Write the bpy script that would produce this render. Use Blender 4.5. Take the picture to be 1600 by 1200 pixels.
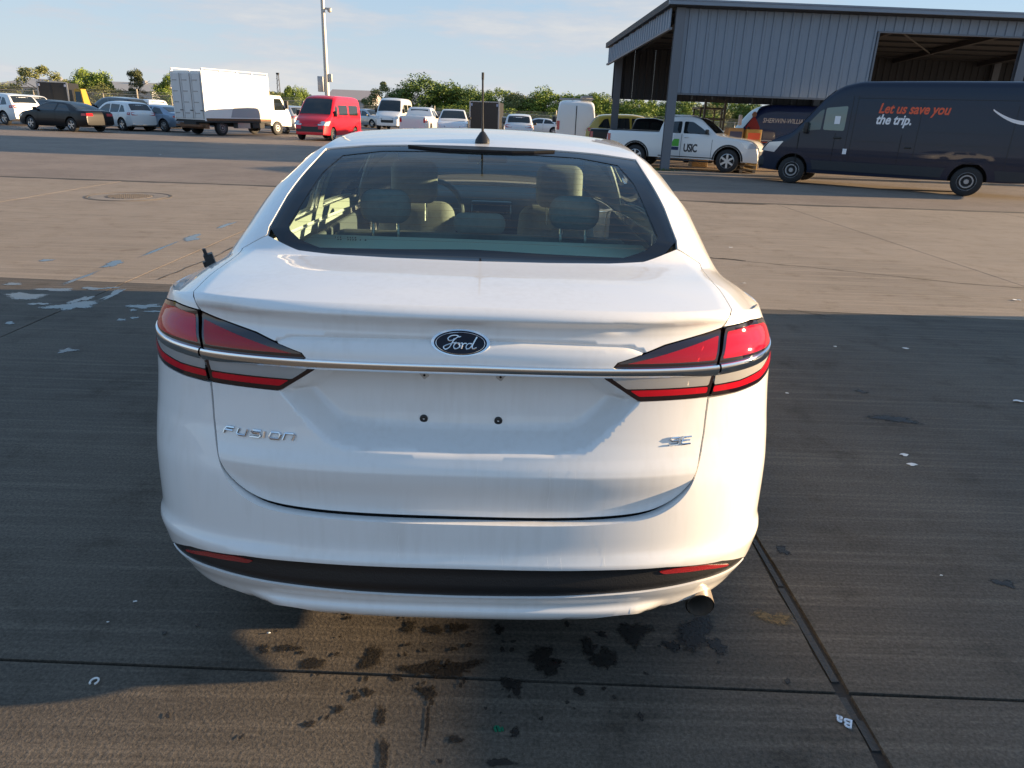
import bpy, bmesh, math, random
from mathutils import Vector, Matrix
from mathutils.geometry import delaunay_2d_cdt
for o in list(bpy.data.objects): bpy.data.objects.remove(o)
SC = bpy.context.scene
COL = SC.collection
# ------------------------------------------------------------------ camera
def _axes(yaw, pitch, roll):
    f0 = Vector((math.sin(yaw), math.cos(yaw), 0)); r0 = Vector((math.cos(yaw), -math.sin(yaw), 0)); u0 = Vector((0, 0, 1))
    f = f0*math.cos(pitch)-u0*math.sin(pitch); u = u0*math.cos(pitch)+f0*math.sin(pitch)
    return r0*math.cos(roll)+u*math.sin(roll), u*math.cos(roll)-r0*math.sin(roll), f
_r, _u, _f = _axes(.0182, .358, .0374)
cd = bpy.data.cameras.new('camera'); cam = bpy.data.objects.new('camera', cd); COL.objects.link(cam)
cam.matrix_world = Matrix(((_r.x, _u.x, -_f.x, .1025), (_r.y, _u.y, -_f.y, -1.631), (_r.z, _u.z, -_f.z, 1.585), (0, 0, 0, 1)))
cd.sensor_fit = 'HORIZONTAL'; cd.sensor_width = 36; cd.lens = 25.2; cd.clip_start = .05; cd.clip_end = 6000
SC.camera = cam
# ------------------------------------------------------------------ sun and sky
SUN_EL = math.radians(9.5); SUN_AZ = math.radians(86.3)        # azimuth clockwise from +Y
sdir = Vector((math.sin(SUN_AZ)*math.cos(SUN_EL), math.cos(SUN_AZ)*math.cos(SUN_EL), math.sin(SUN_EL)))
sl = bpy.data.lights.new('sun', 'SUN'); sl.energy = 5.0; sl.angle = math.radians(.53); sl.color = (1.0, .72, .42)
so = bpy.data.objects.new('sun', sl); COL.objects.link(so); so.rotation_euler = sdir.to_track_quat('Z', 'Y').to_euler(); so.location = (30, 3, 8)
wd = bpy.data.worlds.new('World'); SC.world = wd; wd.use_nodes = True
nt = wd.node_tree; nt.nodes.clear()
out = nt.nodes.new('ShaderNodeOutputWorld'); bg = nt.nodes.new('ShaderNodeBackground'); sky = nt.nodes.new('ShaderNodeTexSky')
sky.sky_type = 'NISHITA'; sky.sun_disc = False; sky.sun_elevation = SUN_EL; sky.sun_rotation = SUN_AZ
sky.air_density = 1.0; sky.dust_density = .3; sky.ozone_density = 3.0; sky.altitude = 0
tc = nt.nodes.new('ShaderNodeTexCoord'); mp = nt.nodes.new('ShaderNodeMapping'); mp.inputs['Scale'].default_value = (1.6, 1.6, 9.0); mp.inputs['Rotation'].default_value = (.05, .08, .4)
nz = nt.nodes.new('ShaderNodeTexNoise'); nz.inputs['Scale'].default_value = 2.2; nz.inputs['Detail'].default_value = 7; nz.inputs['Roughness'].default_value = .62
rp = nt.nodes.new('ShaderNodeValToRGB'); rp.color_ramp.elements[0].position = .46; rp.color_ramp.elements[0].color = (0, 0, 0, 1); rp.color_ramp.elements[1].position = .78; rp.color_ramp.elements[1].color = (1, 1, 1, 1)
mx = nt.nodes.new('ShaderNodeMix'); mx.data_type = 'RGBA'; mx.inputs['B'].default_value = (1.42, 1.72, 2.12, 1)
nt.links.new(tc.outputs['Generated'], mp.inputs['Vector']); nt.links.new(mp.outputs['Vector'], nz.inputs['Vector']); nt.links.new(nz.outputs['Fac'], rp.inputs['Fac'])
sx = nt.nodes.new('ShaderNodeSeparateXYZ'); nt.links.new(tc.outputs['Generated'], sx.inputs['Vector'])
hz = nt.nodes.new('ShaderNodeMapRange'); hz.interpolation_type = 'SMOOTHSTEP'; hz.inputs['From Min'].default_value = .0; hz.inputs['From Max'].default_value = .5; hz.inputs['To Min'].default_value = .92; hz.inputs['To Max'].default_value = .34
nt.links.new(sx.outputs['Z'], hz.inputs['Value'])
ca = nt.nodes.new('ShaderNodeMath'); ca.operation = 'MULTIPLY_ADD'; ca.use_clamp = True; ca.inputs[1].default_value = .45
nt.links.new(rp.outputs['Color'], ca.inputs[0]); nt.links.new(hz.outputs['Result'], ca.inputs[2]); nt.links.new(ca.outputs[0], mx.inputs['Factor'])
# the veil whitens low down and in the streaks
vc = nt.nodes.new('ShaderNodeMix'); vc.data_type = 'RGBA'; vc.inputs['A'].default_value = (1.02, 1.55, 2.2, 1); vc.inputs['B'].default_value = (2.2, 2.22, 2.24, 1)
lo_ = nt.nodes.new('ShaderNodeMapRange'); lo_.inputs['From Min'].default_value = .0; lo_.inputs['From Max'].default_value = .22; lo_.inputs['To Min'].default_value = .75; lo_.inputs['To Max'].default_value = .0; nt.links.new(sx.outputs['Z'], lo_.inputs['Value'])
cb_ = nt.nodes.new('ShaderNodeMath'); cb_.operation = 'MULTIPLY_ADD'; cb_.use_clamp = True; cb_.inputs[1].default_value = .8; nt.links.new(rp.outputs['Color'], cb_.inputs[0]); nt.links.new(lo_.outputs['Result'], cb_.inputs[2]); nt.links.new(cb_.outputs[0], vc.inputs['Factor']); nt.links.new(vc.outputs['Result'], mx.inputs['B']); nt.links.new(sky.outputs['Color'], mx.inputs['A']); nt.links.new(mx.outputs['Result'], bg.inputs['Color'])
bg.inputs['Strength'].default_value = .107
nt.links.new(bg.outputs['Background'], out.inputs['Surface'])
vs = SC.view_settings; vs.view_transform = 'Standard'; vs.look = 'None'; vs.gamma = 1; vs.exposure = 1.65; vs.use_curve_mapping = False
SC.render.engine = 'CYCLES'
# ------------------------------------------------------------------ materials
def principled(name):
    m = bpy.data.materials.new(name); m.use_nodes = True
    return m, m.node_tree, m.node_tree.nodes['Principled BSDF']
def M(name, col, rough=.5, metal=0., coat=0., spec=.5, var=None, bump=None, rvar=0, coatr=.03):
    """plain procedural material: var=(scale, amount) mottles the colour, bump=(scale, strength)"""
    m, t, b = principled(name); b.inputs['Base Color'].default_value = (*col, 1); b.inputs['Roughness'].default_value = rough
    b.inputs['Metallic'].default_value = metal; b.inputs['Coat Weight'].default_value = coat; b.inputs['Coat Roughness'].default_value = coatr
    b.inputs['Specular IOR Level'].default_value = spec
    if var or bump:
        c = t.nodes.new('ShaderNodeTexCoord')
    if var:
        n = t.nodes.new('ShaderNodeTexNoise'); n.inputs['Scale'].default_value = var[0]; n.inputs['Detail'].default_value = 6; n.inputs['Roughness'].default_value = .65
        t.links.new(c.outputs['Object'], n.inputs['Vector'])
        x = t.nodes.new('ShaderNodeMix'); x.data_type = 'RGBA'
        x.inputs['A'].default_value = (*[v*(1-var[1]) for v in col], 1); x.inputs['B'].default_value = (*[min(1, v*(1+var[1])) for v in col], 1)
        t.links.new(n.outputs['Fac'], x.inputs['Factor']); t.links.new(x.outputs['Result'], b.inputs['Base Color'])
        if rvar:
            mr = t.nodes.new('ShaderNodeMapRange'); mr.inputs['To Min'].default_value = max(0, rough-rvar); mr.inputs['To Max'].default_value = rough+rvar
            t.links.new(n.outputs['Fac'], mr.inputs['Value']); t.links.new(mr.outputs['Result'], b.inputs['Roughness'])
    if bump:
        n = t.nodes.new('ShaderNodeTexNoise'); n.inputs['Scale'].default_value = bump[0]; n.inputs['Detail'].default_value = 5
        t.links.new(c.outputs['Object'], n.inputs['Vector'])
        bp = t.nodes.new('ShaderNodeBump'); bp.inputs['Strength'].default_value = bump[1]; bp.inputs['Distance'].default_value = .01
        t.links.new(n.outputs['Fac'], bp.inputs['Height']); t.links.new(bp.outputs['Normal'], b.inputs['Normal'])
    return m
def glass(name, tint, rough=0., refl=1.0):
    m = bpy.data.materials.new(name); m.use_nodes = True; t = m.node_tree; t.nodes.clear()
    o = t.nodes.new('ShaderNodeOutputMaterial'); a = t.nodes.new('ShaderNodeBsdfTransparent'); g = t.nodes.new('ShaderNodeBsdfGlossy'); x = t.nodes.new('ShaderNodeMixShader'); f = t.nodes.new('ShaderNodeFresnel')
    a.inputs['Color'].default_value = (*tint, 1); g.inputs['Roughness'].default_value = rough; g.inputs['Color'].default_value = (refl, refl, refl, 1); f.inputs['IOR'].default_value = 1.5
    t.links.new(f.outputs['Fac'], x.inputs['Fac']); t.links.new(a.outputs[0], x.inputs[1]); t.links.new(g.outputs[0], x.inputs[2]); t.links.new(x.outputs[0], o.inputs['Surface'])
    return m
def lens(name, tint, body, amount):
    m = glass(name, tint); t = m.node_tree; o = [n for n in t.nodes if n.type == 'OUTPUT_MATERIAL'][0]; x = [n for n in t.nodes if n.type == 'MIX_SHADER'][0]; a = [n for n in t.nodes if n.type == 'BSDF_TRANSPARENT'][0]
    d = t.nodes.new('ShaderNodeBsdfDiffuse'); d.inputs['Color'].default_value = (*body, 1); y = t.nodes.new('ShaderNodeMixShader'); y.inputs['Fac'].default_value = amount
    t.links.new(a.outputs[0], y.inputs[1]); t.links.new(d.outputs[0], y.inputs[2]); t.links.new(y.outputs[0], x.inputs[1]); return m
def concrete(name, lo, hi, stain, broom=.35, stainlo=.5, grit=.6):
    m, t, b = principled(name); L = t.links; N = t.nodes.new
    c = N('ShaderNodeTexCoord')
    def noise(scale, detail, sc=(1, 1, 1), rough=.6):
        mp = N('ShaderNodeMapping'); mp.inputs['Scale'].default_value = sc; n = N('ShaderNodeTexNoise'); n.inputs['Scale'].default_value = scale; n.inputs['Detail'].default_value = detail; n.inputs['Roughness'].default_value = rough
        L.new(c.outputs['Object'], mp.inputs['Vector']); L.new(mp.outputs['Vector'], n.inputs['Vector']); return n.outputs['Fac']
    def mix(kind, f, a, bb):
        x = N('ShaderNodeMix'); x.data_type = 'RGBA'; x.blend_type = kind
        for s, v in (('Factor', f), ('A', a), ('B', bb)):
            if isinstance(v, (int, float)): x.inputs[s].default_value = v
            elif isinstance(v, tuple): x.inputs[s].default_value = (*v, 1)
            else: L.new(v, x.inputs[s])
        return x.outputs['Result']
    def ramp(v, p0, p1):
        r = N('ShaderNodeMapRange'); r.interpolation_type = 'SMOOTHSTEP'; r.inputs['From Min'].default_value = p0; r.inputs['From Max'].default_value = p1; L.new(v, r.inputs['Value']); return r.outputs['Result']
    big = noise(.55, 5); mid = noise(3.0, 8, rough=.7); fine = noise(90, 4); streak = noise(3.0, 7, (.12, 9, 1), .7); grain = noise(260, 2)
    base = mix('MIX', ramp(big, .3, .7), lo, hi)
    base = mix('MIX', ramp(streak, .42, .75), base, tuple(min(1, v*1.4) for v in hi)) if broom else base
    base = mix('MULTIPLY', ramp(mid, stainlo, .78), base, stain)
    base = mix('OVERLAY', grit, base, fine)
    base = mix('OVERLAY', grit*.6, base, grain)
    L.new(base, b.inputs['Base Color'])
    rr = N('ShaderNodeMapRange'); rr.inputs['To Min'].default_value = .62; rr.inputs['To Max'].default_value = .92; L.new(mid, rr.inputs['Value']); L.new(rr.outputs['Result'], b.inputs['Roughness'])
    h = N('ShaderNodeMath'); h.operation = 'MULTIPLY_ADD'; L.new(streak, h.inputs[0]); h.inputs[1].default_value = broom; L.new(fine, h.inputs[2])
    bp = N('ShaderNodeBump'); bp.inputs['Strength'].default_value = .5; bp.inputs['Distance'].default_value = .004; L.new(h.outputs[0], bp.inputs['Height']); L.new(bp.outputs['Normal'], b.inputs['Normal'])
    b.inputs['Specular IOR Level'].default_value = .35
    return m
# ------------------------------------------------------------------ mesh helpers
def link(o, parent=None):
    COL.objects.link(o)
    if parent: o.parent = parent
    return o
def mesh_obj(name, verts, faces, mat, parent=None, smooth=False, angle=None, loopn=None):
    me = bpy.data.meshes.new(name); me.from_pydata([tuple(v) for v in verts], [], faces); me.validate(clean_customdata=False)
    for m in (mat if isinstance(mat, (list, tuple)) else [mat]): me.materials.append(m)
    if smooth or loopn:
        me.shade_smooth()
    if angle is not None:
        me.set_sharp_from_angle(angle=math.radians(angle))
    if loopn and len(loopn) == len(me.loops):
        me.normals_split_custom_set(loopn)
    me.update()
    return link(bpy.data.objects.new(name, me), parent)
def tag(o, label, cat, group=None):
    o['label'] = label; o['category'] = cat
    if group: o['group'] = group
    return o
def struct(o):
    o['kind'] = 'structure'; return o
def empty(name, loc=(0, 0, 0), rz=0):
    o = bpy.data.objects.new(name, None); o.location = loc; o.rotation_euler = (0, 0, rz); o.empty_display_size = .2
    return link(o)
class MB:
    def __init__(s): s.v = []; s.f = []
    def add(s, v, f):
        n = len(s.v); s.v += [tuple(x) for x in v]; s.f += [tuple(i+n for i in q) for q in f]; return s
    def box(s, x0, x1, y0, y1, z0, z1, M4=None):
        v = [Vector(p) for p in ((x0, y0, z0), (x1, y0, z0), (x1, y1, z0), (x0, y1, z0), (x0, y0, z1), (x1, y0, z1), (x1, y1, z1), (x0, y1, z1))]
        if M4: v = [M4 @ p for p in v]
        return s.add(v, [(0, 3, 2, 1), (4, 5, 6, 7), (0, 1, 5, 4), (1, 2, 6, 5), (2, 3, 7, 6), (3, 0, 4, 7)])
    def tube(s, pts, r, n=8, cap=True):
        pts = [Vector(p) for p in pts]; rs = r if isinstance(r, (list, tuple)) else [r]*len(pts); rings = []
        up = None
        for i, p in enumerate(pts):
            d = (pts[min(i+1, len(pts)-1)]-pts[max(i-1, 0)]).normalized()
            if up is None: up = Vector((0, 0, 1)) if abs(d.z) < .9 else Vector((1, 0, 0))
            a = d.cross(up)
            a = a.normalized() if a.length > 1e-6 else Vector((1, 0, 0))
            b = a.cross(d).normalized(); up = b
            rings.append([p+a*math.cos(2*math.pi*k/n)*rs[i]+b*math.sin(2*math.pi*k/n)*rs[i] for k in range(n)])
        v = [q for g in rings for q in g]; f = []
        for i in range(len(rings)-1):
            for k in range(n): f.append((i*n+k, i*n+(k+1) % n, (i+1)*n+(k+1) % n, (i+1)*n+k))
        if cap: f += [tuple(range(n))[::-1], tuple((len(rings)-1)*n+k for k in range(n))]
        return s.add(v, f)
    def lathe(s, prof, n=24, axis='x', c=(0, 0, 0)):
        v = []; f = []; m = len(prof)
        for k in range(n):
            a = 2*math.pi*k/n
            for (t, r) in prof:
                q = (t, r*math.cos(a), r*math.sin(a)) if axis == 'x' else (r*math.cos(a), r*math.sin(a), t)
                v.append((q[0]+c[0], q[1]+c[1], q[2]+c[2]))
        for k in range(n):
            for i in range(m-1): f.append((k*m+i, k*m+i+1, ((k+1) % n)*m+i+1, ((k+1) % n)*m+i))
        return s.add(v, f)
    def build(s, name, mat, parent=None, smooth=False, angle=40): return mesh_obj(name, s.v, s.f, mat, parent, smooth, angle if smooth else None)
def rbox(name, dims, rad, mat, parent=None, loc=(0, 0, 0), rot=None, seg=3, taper=None):
    bm = bmesh.new(); bmesh.ops.create_cube(bm, size=1)
    for v in bm.verts:
        v.co = Vector((v.co.x*dims[0], v.co.y*dims[1], v.co.z*dims[2]))
        if taper and v.co.z > 0: v.co.x *= taper[0]; v.co.y *= taper[1]
    bmesh.ops.bevel(bm, geom=bm.edges[:]+bm.verts[:], offset=rad, segments=seg, profile=.5, affect='EDGES')
    me = bpy.data.meshes.new(name); bm.to_mesh(me); bm.free(); me.materials.append(mat); me.shade_smooth(); me.set_sharp_from_angle(angle=math.radians(50))
    o = link(bpy.data.objects.new(name, me), parent); o.location = loc
    if rot: o.rotation_euler = rot
    return o
def pip(p, poly):
    x, y = p; r = False; n = len(poly); j = n-1
    for i in range(n):
        xi, yi = poly[i]; xj, yj = poly[j]
        if (yi > y) != (yj > y) and x < (xj-xi)*(y-yi)/(yj-yi)+xi: r = not r
        j = i
    return r
def segd(p, a, b):
    dx, dy = b[0]-a[0], b[1]-a[1]; l = dx*dx+dy*dy; t = 0 if l == 0 else min(1, max(0, ((p[0]-a[0])*dx+(p[1]-a[1])*dy)/l))
    return math.hypot(p[0]-a[0]-t*dx, p[1]-a[1]-t*dy)
def polyd(p, poly): return min(segd(p, poly[i-1], poly[i]) for i in range(len(poly)))
def resample(poly, h, closed=True):
    o = []; n = len(poly)
    for i in range(n if closed else n-1):
        a = poly[i]; b = poly[(i+1) % n]; k = max(1, int(math.ceil(math.hypot(b[0]-a[0], b[1]-a[1])/h)))
        o += [(a[0]+(b[0]-a[0])*j/k, a[1]+(b[1]-a[1])*j/k) for j in range(k)]
    if not closed: o.append(poly[-1])
    return o
def fillet(poly, r, n=4):
    """round the corners of a closed polygon"""
    o = []; m = len(poly)
    for i in range(m):
        p, a, b = Vector(poly[i]), Vector(poly[i-1]), Vector(poly[(i+1) % m]); d = min(r, (p-a).length*.45, (p-b).length*.45)
        q0 = p+(a-p).normalized()*d; q1 = p+(b-p).normalized()*d
        for k in range(n+1):
            t = k/n; o.append(tuple((q0*(1-t)+p*t)*(1-t)+(p*(1-t)+q1*t)*t))
    return o
def chaikin(P, n=2, closed=False):
    for _ in range(n):
        Q = [] if closed else [P[0]]; m = len(P)
        for i in range(m if closed else m-1):
            a, b = P[i], P[(i+1) % m]; Q += [(a[0]*.75+b[0]*.25, a[1]*.75+b[1]*.25), (a[0]*.25+b[0]*.75, a[1]*.25+b[1]*.75)]
        if not closed: Q.append(P[-1])
        P = Q
    return P
def mirror(half): return half+[(-a, b) for a, b in reversed(half) if a > 1e-6]
def fnormal(F, a, b, e=1e-3):
    p = Vector(F(a+e, b)); q = Vector(F(a-e, b)); r = Vector(F(a, b+e)); s = Vector(F(a, b-e))
    n = (p-q).cross(r-s)
    return n.normalized() if n.length > 1e-12 else Vector((0, 0, 1))
def panel(name, F, outer, mat, parent=None, holes=(), h=.025, off=0., flange=.012, lines=(), centre=None, hb=None, inward=False, extra=None):
    """a sheet cut out of the surface F(a,b) along a polygon, with a turned-in edge"""
    hb = hb or h; loops = [resample(outer, hb)]+[resample(q, hb) for q in holes]; pts = []; edges = []
    for lp in loops:
        n = len(pts); pts += lp; edges += [(n+i, n+(i+1) % len(lp)) for i in range(len(lp))]
    for ln in lines:
        l2 = resample(ln, hb, False); n = len(pts); pts += l2; edges += [(n+i, n+i+1) for i in range(len(l2)-1)]
    allb = list(pts)
    xs = [p[0] for p in loops[0]]; ys = [p[1] for p in loops[0]]
    cell = {}
    for p in allb: cell.setdefault((int(p[0]//h), int(p[1]//h)), []).append(p)
    i0, i1 = int(min(xs)//h), int(max(xs)//h)+1; j0, j1 = int(min(ys)//h), int(max(ys)//h)+1
    for i in range(i0, i1+1):
        for j in range(j0, j1+1):
            p = (i*h, j*h)
            near = False
            for di in (-1, 0, 1):
                for dj in (-1, 0, 1):
                    for q in cell.get((i+di, j+dj), ()):
                        if abs(q[0]-p[0]) < h*.5 and abs(q[1]-p[1]) < h*.5: near = True
            if near or not pip(p, loops[0]) or any(pip(p, q) for q in loops[1:]): continue
            pts.append(p)
    res = delaunay_2d_cdt([Vector(p) for p in pts], edges, [], 0, 1e-6)
    v2 = res[0]; fs = []
    for f in res[2]:
        g_ = ((v2[f[0]].x+v2[f[1]].x+v2[f[2]].x)/3, (v2[f[0]].y+v2[f[1]].y+v2[f[2]].y)/3)
        if pip(g_, loops[0]) and not any(pip(g_, q) for q in loops[1:]): fs.append(f)
    P = []; Nn = []
    cc = Vector(centre) if centre else None
    for q in v2:
        p = Vector(F(q.x, q.y)); n = fnormal(F, q.x, q.y)
        if cc is not None and n.dot(p-cc) < 0: n = -n
        if inward: n = -n
        P.append(p+n*off*(-1 if inward else 1)); Nn.append(n)
    verts = list(P); faces = []; ln = []
    for f in fs:
        f = list(f); a, b, c = P[f[0]], P[f[1]], P[f[2]]; gn = (b-a).cross(c-a)
        if gn.length < 1e-14: continue
        if gn.dot(Nn[f[0]]+Nn[f[1]]+Nn[f[2]]) < 0: f.reverse()
        faces.append(tuple(f)); ln += [Nn[i] for i in f]
    if flange:
        cnt = {}
        for f in faces:
            for i in range(3):
                a, b = f[i], f[(i+1) % 3]
                if (b, a) in cnt: del cnt[(b, a)]
                else: cnt[(a, b)] = 1
        for (a, b) in cnt:
            n = len(verts); verts += [P[a], P[b], P[b]-Nn[b]*flange, P[a]-Nn[a]*flange]; fn = (P[a]-P[b]).cross(Nn[a])
            fn = fn.normalized() if fn.length > 0 else Nn[a]
            faces.append((n+1, n, n+3, n+2)); ln += [-fn]*4
    if extra:
        ev, ef, en = extra; n = len(verts); verts += ev
        for f in ef: faces.append(tuple(i+n for i in f)); ln += [en[i] for i in f]
    return mesh_obj(name, verts, faces, mat, parent, smooth=True, loopn=ln)
def text_mesh(txt, size, shear=0., bold=0., space=1.0):
    cu = bpy.data.curves.new('lettering', 'FONT'); cu.body = txt; cu.size = size; cu.shear = shear; cu.offset = bold; cu.space_character = space; cu.resolution_u = 3
    ob = bpy.data.objects.new('lettering', cu); COL.objects.link(ob); dg = bpy.context.evaluated_depsgraph_get(); me = ob.evaluated_get(dg).to_mesh()
    v = [tuple(q.co) for q in me.vertices]; f = [tuple(p.vertices) for p in me.polygons]
    bpy.data.objects.remove(ob); return v, f
def lettering(name, txt, F, size, mat, parent, shear=0., bold=0., off=.006, space=1.0, wide=1.0):
    """print laid on the surface F(u, v), u along the line, v up"""
    v, f = text_mesh(txt, size, shear, bold, space)
    return mesh_obj(name, [Vector(F(x*wide, y)) for x, y, _ in v], f, mat, parent)
def spl(pts):
    xs=[p[0] for p in pts]; ys=[p[1] for p in pts]; n=len(xs)
    h=[xs[i+1]-xs[i] for i in range(n-1)]; d=[(ys[i+1]-ys[i])/h[i] for i in range(n-1)]
    m=[0.0]*n; m[0]=d[0]; m[-1]=d[-1]
    for i in range(1,n-1):
        if d[i-1]*d[i]<=0: m[i]=0.0
        else:
            w1=2*h[i]+h[i-1]; w2=h[i]+2*h[i-1]; m[i]=(w1+w2)/(w1/d[i-1]+w2/d[i])
    def f(x):
        if x<=xs[0]: return ys[0]+m[0]*(x-xs[0])
        if x>=xs[-1]: return ys[-1]+m[-1]*(x-xs[-1])
        i=0
        while x>xs[i+1]: i+=1
        t=(x-xs[i])/h[i]
        return ((1+2*t)*(1-t)**2*ys[i]+t*(1-t)**2*h[i]*m[i]+t*t*(3-2*t)*ys[i+1]+t*t*(t-1)*h[i]*m[i+1])
    return f
def sstep(a,b,x):
    t=min(1,max(0,(x-a)/(b-a))); return t*t*(3-2*t)
# ---- lower body of the sedan: P(s,z), s = distance round the plan curve from the rear centre
Y0=spl([(.15,.10),(.22,.075),(.255,.045),(.30,.03),(.335,.012),(.36,.002),(.40,-.006),(.43,-.013),(.447,-.016),(.458,-.0125),(.478,-.001),(.50,.004),(.53,.007),(.56,.010),(.60,.015),(.65,.024),(.70,.040),(.74,.053),(.78,.066),(.90,.086),(.97,.088),(1.0,.092),(1.05,.118),(1.085,.118),(1.105,.113),(1.125,.125)])
Y0L=spl([(.50,.045),(.56,.044),(.62,.041),(.675,.0335),(.69,.033),(.705,.037),(.74,.053),(.78,.066),(.90,.086),(.97,.088)])
WW=spl([(.15,.80),(.22,.855),(.30,.90),(.40,.921),(.45,.9245),(.48,.921),(.52,.922),(.7,.926),(.86,.919),(.95,.913),(1.03,.893),(1.075,.872),(1.12,.84)])
NN=3.0; DD=.47; SIDE=3.25; DF=.85
_tab=[]
def _se(phi,w,D,n=NN):
    return w*math.sin(phi)**(2/n), D*(1-max(0,math.cos(phi))**(2/n))
def _mk(D,w=.9):
    t=[(0,0)]; px,py=0,0; N=400
    for i in range(1,N+1):
        ph=math.pi/2*i/N; x,y=_se(ph,w,D); t.append((t[-1][0]+math.hypot(x-px,y-py),ph)); px,py=x,y
    return t
TR=_mk(DD); S1=TR[-1][0]; TF=_mk(DF); S3=TF[-1][0]
def _phi(t,s):
    lo,hi=0,len(t)-1
    while hi-lo>1:
        m=(lo+hi)//2
        if t[m][0]<=s: lo=m
        else: hi=m
    a,b=t[lo],t[hi]; return a[1]+(b[1]-a[1])*(s-a[0])/(b[0]-a[0])
YF=4.87
FY=spl([(.15,.25),(.3,.06),(.5,.0),(.7,.03),(.85,.12),(1.0,.3),(1.12,.4)])
def LOW(s,z):
    sg=-1 if s<0 else 1; s=abs(s); w=WW(z); y0=Y0(z)
    yb=y0*max(0,1) ; ye=YF-FY(z)-DF
    if s<=S1:
        x,y=_se(_phi(TR,s),w,DD); return (sg*x,y0+y,z*1.01)
    L=SIDE
    if s<=S1+L:
        f=(s-S1)/L; ya=y0+DD; return (sg*(w+.012*math.sin(math.pi*f)),ya+(ye-ya)*f,z*1.01)
    r=S3-(s-S1-L); x,y=_se(_phi(TF,max(0,r)),w,DF); return (sg*x,YF-FY(z)-y,z*1.01)
# ---- upper body: TOP(s,t), s in -1..1 across, t along
SB=.72
zA=spl([(.10,1.112),(.2,1.124),(.35,1.138),(.52,1.146),(.60,1.152),(.75,1.212),(1.0,1.318),(1.2,1.392),(1.36,1.438),(1.5,1.466),(1.8,1.490),(2.2,1.503),(2.7,1.490),(3.0,1.45),(3.2,1.39),(3.85,1.085),(4.2,1.03),(4.6,.93),(4.8,.84)])
xB=spl([(.10,.68),(.35,.70),(.6,.694),(.75,.676),(1.0,.656),(1.36,.634),(1.8,.638),(2.3,.64),(2.8,.632),(3.2,.62),(3.85,.70),(4.3,.70),(4.8,.62)])
dB=spl([(.10,.008),(.35,.012),(.6,.012),(.75,.012),(1.0,.016),(1.36,.024),(1.8,.03),(2.3,.032),(3.2,.035),(3.85,.03),(4.3,.04),(4.8,.02)])
xC=spl([(.10,.80),(.35,.848),(.6,.868),(.9,.882),(1.36,.895),(2.3,.905),(3.2,.905),(3.9,.89),(4.3,.87),(4.8,.74)])
zC=spl([(.10,1.084),(.35,1.085),(.6,1.075),(.9,1.06),(1.36,1.04),(2.3,1.01),(3.2,.985),(3.9,.97),(4.3,.93),(4.8,.80)])
kk=spl([(.10,1),(.35,.93),(.6,.70),(.9,.45),(1.36,.25),(1.8,.1),(2.3,0),(2.8,-.15),(3.2,-.3),(3.85,-.7),(4.3,-1),(4.9,-1.2)])
def g(x):
    a=min(abs(x),.86)/.87; return DD*(1-(1-a**NN)**(1/NN))
def TOP(s,t):
    sg=-1 if s<0 else 1; s=abs(s); b=xB(t); za=zA(t); zb=za-dB(t)
    if s<=SB:
        f=s/SB; x=b*f; z=za-dB(t)*f**2.2
    else:
        f=(s-SB)/(1-SB); c=xC(t); zc=zC(t)
        # quarter ellipse-like blend between roof rail and shoulder
        bul=.072*min(1,max(0,(zb-zc)/.3))
        x=b+(c-b)*f+bul*math.sin(math.pi*f)*.6; z=zb+(zc-zb)*f**1.12+ (bul*.5)*math.sin(math.pi*f)
    return (sg*x,t+kk(t)*g(x),z*1.01)
# ------------------------------------------------------------------ shared materials
m_tyre = M('tyre rubber', (.018, .018, .019), .75, bump=(60, .2)); m_rim = M('wheel alloy', (.55, .56, .58), .28, 1.); m_steel = M('wheel steel', (.35, .35, .36), .4, .7)
m_black = M('black plastic', (.014, .014, .015), .42, bump=(220, .12)); m_arch = M('wheel arch liner', (.008, .008, .008), .9)
m_chrome = M('chrome', (.86, .87, .88), .06, 1.); m_dglass = M('tinted vehicle glass', (.012, .016, .018), .04, spec=.8); m_gap = M('panel gap', (.006, .006, .006), .9)
m_red = M('red lamp', (.42, .01, .015), .12, coat=1.); m_clear = M('clear lamp', (.62, .64, .66), .12, .3, coat=1.); m_amber = M('amber lamp', (.5, .16, .01), .2, coat=1.)
m_white_print = M('white print', (.78, .78, .8), .5); m_paper = M('paper litter', (.75, .75, .73), .8)
# ------------------------------------------------------------------ ground
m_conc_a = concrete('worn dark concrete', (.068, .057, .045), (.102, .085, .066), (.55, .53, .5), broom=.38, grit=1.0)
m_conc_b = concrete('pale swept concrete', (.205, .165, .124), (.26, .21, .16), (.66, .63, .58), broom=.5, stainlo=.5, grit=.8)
m_asph = concrete('old pale asphalt', (.175, .140, .114), (.225, .182, .148), (.7, .68, .66), broom=0, stainlo=.5, grit=.9)
m_dirt = concrete('dirt', (.17, .14, .11), (.23, .195, .15), (.7, .7, .65), broom=0)  # lightened so the unseen ground behind the camera bounces more light
m_fill = M('joint filler', (.03, .028, .026), .9, bump=(50, .6))
struct(mesh_obj('ground', [(-3000, -3000, -.03), (3000, -3000, -.03), (3000, 3000, -.03), (-3000, 3000, -.03)], [(0, 1, 2, 3)], m_dirt))
lot = mesh_obj('asphalt_lot', [(-130, 14.05, -.004), (-11, 13.9, -.004), (-4, 13.8, -.004), (4, 14.3, -.004), (11, 14.15, -.004), (120, 14.1, -.004), (120, 78, -.004), (-130, 78, -.004)], [(0, 1, 2, 3, 4, 5, 6, 7)], m_asph); struct(lot)
pav = struct(empty('pavement'))
XJ = [-22, -17.3, -12.7, -8.0, -3.42, 1.16, 5.93, 10.7, 15.5, 20.3, 25]; YJ = [-11, -4.7, .075, 4.86, 14.02]
random.seed(5)
slabs = {}
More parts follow.
